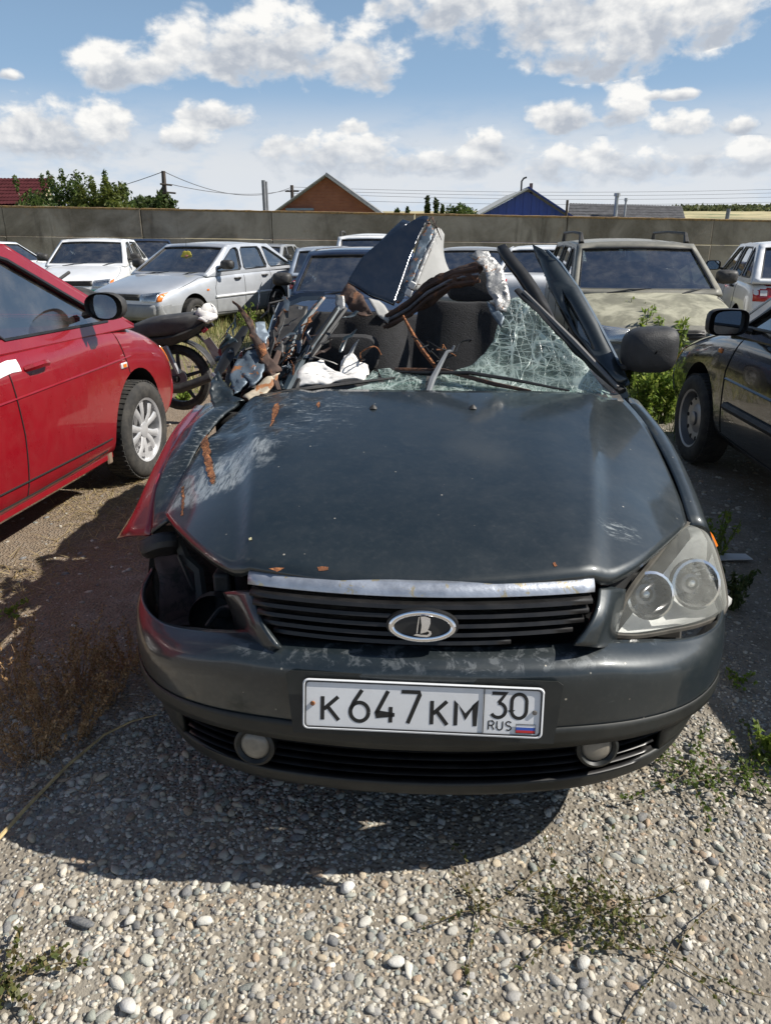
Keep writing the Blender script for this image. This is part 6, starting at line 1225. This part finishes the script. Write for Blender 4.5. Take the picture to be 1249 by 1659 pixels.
# ------------------------------------------------------------------ plants on the lot
def weed(label, base, h, stems, spread, leaf, cols, seed, stemcol=(.12,.14,.05), name='weed', group='weeds on the lot', per=26, droop=.25, upto=1., m=None, lw=2.6, sr=None):
    r = np.random.default_rng(seed); t = thing(name, label, 'plant', base, 0, group); q = MB(); C = []
    for k in range(stems):
        a_ = r.uniform(0, 2*PI); s_ = spread*math.sqrt(r.random()); hh = h*r.uniform(.65, 1.05); x0, y0 = .25*s_*math.cos(a_), .25*s_*math.sin(a_)
        P = [Vector((x0, y0, -.02)), Vector((x0*1.5+s_*.3*math.cos(a_), y0*1.5+s_*.3*math.sin(a_), hh*.5)), Vector((s_*math.cos(a_), s_*math.sin(a_), hh*(1-droop*.3)))]
        P = [Vector(p_) for p_ in cr(P, 4)]; q.tube(P, [(sr or .004+.006*h)*(1-.7*i/len(P)) for i in range(len(P))], 4)
        for i in range(per):
            f = (.12+.88*(i/per))*(len(P)-1)*upto; j = min(int(f), len(P)-2); C.append(P[j].lerp(P[j+1], f-j)+Vector(r.normal(0, leaf*.8, 3)))
    V, Fc, cl = leaves([tuple(c_) for c_ in C], (leaf*.7,)*3, 2, leaf, cols, seed+1, aspect=lw, upb=.8)
    link('foliage', npmesh('foliage', V, Fc, m or M_leaf, cl), t); obj('stem', q, mat('stem%s' % str(stemcol), stemcol, .8), t); return t
GW = [(.25,.33,.055),(.19,.28,.045),(.32,.38,.08),(.15,.23,.04)]
for k, (px, py, h_, n_, lb) in enumerate([(1030, 640, .92, 14, 'tall green weed right behind the wreck mirror'), (1062, 648, .82, 16, 'tall green weed between the wreck wing and the black car'), (1088, 636, .72, 10, 'green weed beside the black car front bumper'), (1010, 622, .95, 8, 'tallest green weed between wreck door and khaki estate'), (1046, 628, .86, 8, 'green weed in front of the khaki number plate'), (1042, 688, .62, 14, 'green weed rising right under the wreck mirror'), (1078, 682, .58, 12, 'green weed in front of the black car bumper corner'), (1000, 600, 1.0, 12, 'tall weed at the left headlight of the khaki estate')]):
    p = atz(px, py); weed(lb, (p.x, p.y, 0), h_, n_, .22, .022, GW, 100+k, per=44, lw=3.)
for k, (px, py, h_, lb) in enumerate([(1152, 905, .30, 'thin dark green weed in the shade by the black car wheel'), (1185, 985, .2, 'small shaded weed beside the black car sill'), (1192, 560, .62, 'bright green weed by the silver hatchback rear'), (402, 545, .55, 'green weed by the rear wheel of the silver hatchback'), (425, 470, .9, 'weed growing by the far grey hatchback'), (300, 655, .16, 'low green tuft under the motorcycle wheel'), (1238, 1240, .12, 'small green sprig at the right edge beside the gravel')]):
    p = atz(px, py); weed(lb, (p.x, p.y, 0), h_, 7, .18 if h_ > .2 else .1, .012 if k in (0, 1, 6) else .02, GW if k != 1 else GD, 130+k, per=22, lw=3.)
# dry brown weeds by the wreck's struck corner
BR = [(.32,.19,.09),(.42,.26,.13),(.26,.15,.07),(.5,.33,.18)]
for k, (px, py, h_, lb) in enumerate([(18, 1135, .34, 'dry brown weed at the left edge, partly sunlit'), (75, 1170, .30, 'dry brown weed second from the left edge'), (55, 1235, .22, 'lowest dry brown weed in the shade at left'), (125, 1130, .34, 'tallest dry brown weed beside the shadow patch'), (170, 1140, .28, 'dry brown weed nearest the bumper corner'), (115, 1200, .22, 'short dry brown weed above the fallen reed'), (215, 1090, .22, 'small dry weed tight against the bumper side')]):
    p = atz(px, py); weed(lb, (p.x, p.y, 0), h_, 24, .19, .0055, BR, 160+k, sr=.0016, stemcol=(.3,.19,.1), name='dry_weed', group='dry brown weeds by the bumper', per=30, droop=.7, m=M_straw, lw=2.2)
def runner(label, px, py, n, ln, leaf, cols, seed, name='creeping_weed', nl=26, dirs=(0, 2*PI), dense=0):
    p0 = atz(px, py); r = np.random.default_rng(seed); t = thing(name, label, 'plant', (p0.x, p0.y, .0), 0, 'low weeds on the gravel'); q = MB(); C = []
    for k in range(n):
        a_ = dirs[0]+(dirs[1]-dirs[0])*(k+r.random()*.7)/n; l_ = ln*r.uniform(.5, 1.1); P = [Vector((0, 0, .02))]
        for i in range(1, 7): a_ += r.normal(0, .14); P.append(P[-1]+Vector((math.cos(a_)*l_/6, math.sin(a_)*l_/6, r.normal(0, .004)))); P[-1].z = max(.016, min(.035, P[-1].z))
        q.tube(P, [.0014]*6+[.0008], 4)
        for i in range(nl): f = r.random()*6; j = min(5, int(f)); C.append(P[j].lerp(P[j+1], f-j)+Vector((r.normal(0, leaf*.7), r.normal(0, leaf*.7), r.random()*leaf*.7)))
    for k in range(dense): a_ = r.uniform(0, 2*PI); d_ = .10*math.sqrt(r.random()); C.append(Vector((d_*math.cos(a_)*1.2, d_*math.sin(a_), .012+.03*r.random())))
    V, Fc, cl = leaves([tuple(c_) for c_ in C], (leaf*.3,)*3, 2, leaf, cols, seed+1, aspect=1.5); link('foliage', npmesh('foliage', V, Fc, M_leaf, cl), t); obj('runner', q, mat('runner_stem', (.17, .13, .075), .8), t)
GP = [(.12,.14,.045),(.17,.17,.06),(.09,.11,.035),(.22,.17,.08)]
runner('low leafy plant with long runners in front of the bumper', 955, 1490, 8, .30, .0085, GP, 200, nl=18, dense=300)
runner('sparse creeping weed left of the low leafy plant', 780, 1480, 6, .24, .008, GP, 201, nl=18)
runner('green creeping weed in the sun at the right', 1120, 1255, 9, .30, .010, [(.10,.15,.03),(.14,.19,.05)], 202, nl=26, dense=60); runner('creeping green weed by the right picture edge', 1215, 1260, 7, .26, .010, [(.10,.15,.03),(.14,.19,.05)], 203, nl=24)
runner('creeping green weed in the lower left corner', 12, 1605, 8, .17, .010, GP, 204, nl=26, dense=30); runner('small green sprig on the lit patch at left', 22, 995, 5, .12, .012, GW, 205, nl=14); runner('thin dry runner weed near the lower right corner', 1090, 1560, 5, .30, .007, GP, 206, nl=12); runner('tiny green weed in the shade beside the bumper', 1192, 1108, 5, .08, .012, GW, 207, nl=10)
# grass and straw
def blades(name, label, n, xr, yr, h0, h1, cols, seed, keep=None, flat=0., w=.004):
    r = np.random.default_rng(seed); x = r.uniform(*xr, n); y = r.uniform(*yr, n)
    nz = np.array([noise.noise(Vector((a_*1.1, b_*1.1, seed))) for a_, b_ in zip(x, y)]); k = r.random(n) < np.clip(.5+nz*1.6, .03, 1)
    if keep is not None: k &= keep(x, y)
    x, y = x[k], y[k]; n = len(x); hh = r.uniform(h0, h1, n); a_ = r.uniform(0, 2*PI, n); d = r.normal(0, .35, (n, 2))*hh[:, None]*(1+flat*3); z = np.zeros(n)
    B = np.stack([x, y, z-.005], 1); wv = np.stack([np.cos(a_), np.sin(a_), 0*a_], 1)*w; T_ = B+np.stack([d[:, 0], d[:, 1], hh*(1-flat)+.01], 1); Mi = B+(T_-B)*.5+np.stack([0*x, 0*x, hh*.12*(1-flat)], 1)
    V = np.stack([B-wv, B+wv, Mi+wv*.8, Mi-wv*.8, T_], 1).reshape(-1, 3); i = np.arange(n)*5
    Fc = np.vstack([np.stack([i, i+1, i+2], 1), np.stack([i, i+2, i+3], 1), np.stack([i+3, i+2, i+4], 1)]); c = np.array(cols)[r.integers(0, len(cols), n)]*r.uniform(.75, 1.2, (n, 1))
    return tag(link(name, npmesh(name, V, Fc, M_straw, np.repeat(c, 5, 0))), label, 'grass', kind='stuff')
GY = [(.36,.31,.13),(.26,.26,.09),(.15,.2,.05),(.42,.37,.19)]
blades('grass', 'yellow green grass between the rows of parked cars', 26000, (-6, 6), (7.0, 16.), .06, .28, GY, 301, w=.007)
blades('grass', 'tufts of green grass around the khaki estate and the weeds', 3500, (1.3, 4.2), (5.6, 7.6), .05, .22, [(.12,.18,.04),(.2,.24,.07)], 302)
blades('straw', 'dry straw litter on the soil beside the red car', 7000, (-2.2, -.95), (2.3, 4.6), .02, .09, [(.5,.4,.22),(.38,.28,.14),(.28,.2,.1)], 303, flat=.85, w=.0022)
blades('straw', 'dead grass under the dry weeds', 5000, (-1.5, -.8), (1.6, 2.6), .02, .10, BR, 304, flat=.6, w=.0016)
# small things on the ground
tag(obj('reed', MB().tube([atz(-25, 1385, .02), atz(40, 1312, .03), atz(110, 1240, .03), atz(170, 1190, .04), atz(215, 1168, .045), atz(255, 1158, .05)], [.006, .0055, .005, .004, .003, .002], 6), mat('dry_reed', (.36, .27, .13), .7, var=.3, scale=30)), 'dry reed stalk lying from the left edge to the bumper', 'reed')
tag(obj('plastic_strip', MB().poly([[atz(1160,897,.02), atz(1207,898,.03), atz(1219,907,.02), atz(1165,908,.02)]]), mat('pale_plastic', (.55, .56, .57), .6), solid=.004, smooth=False), 'pale plastic strip on the shaded ground by the headlight', 'litter')
for o_ in bpy.data.objects:
    if '_w' in o_: del o_['_w']
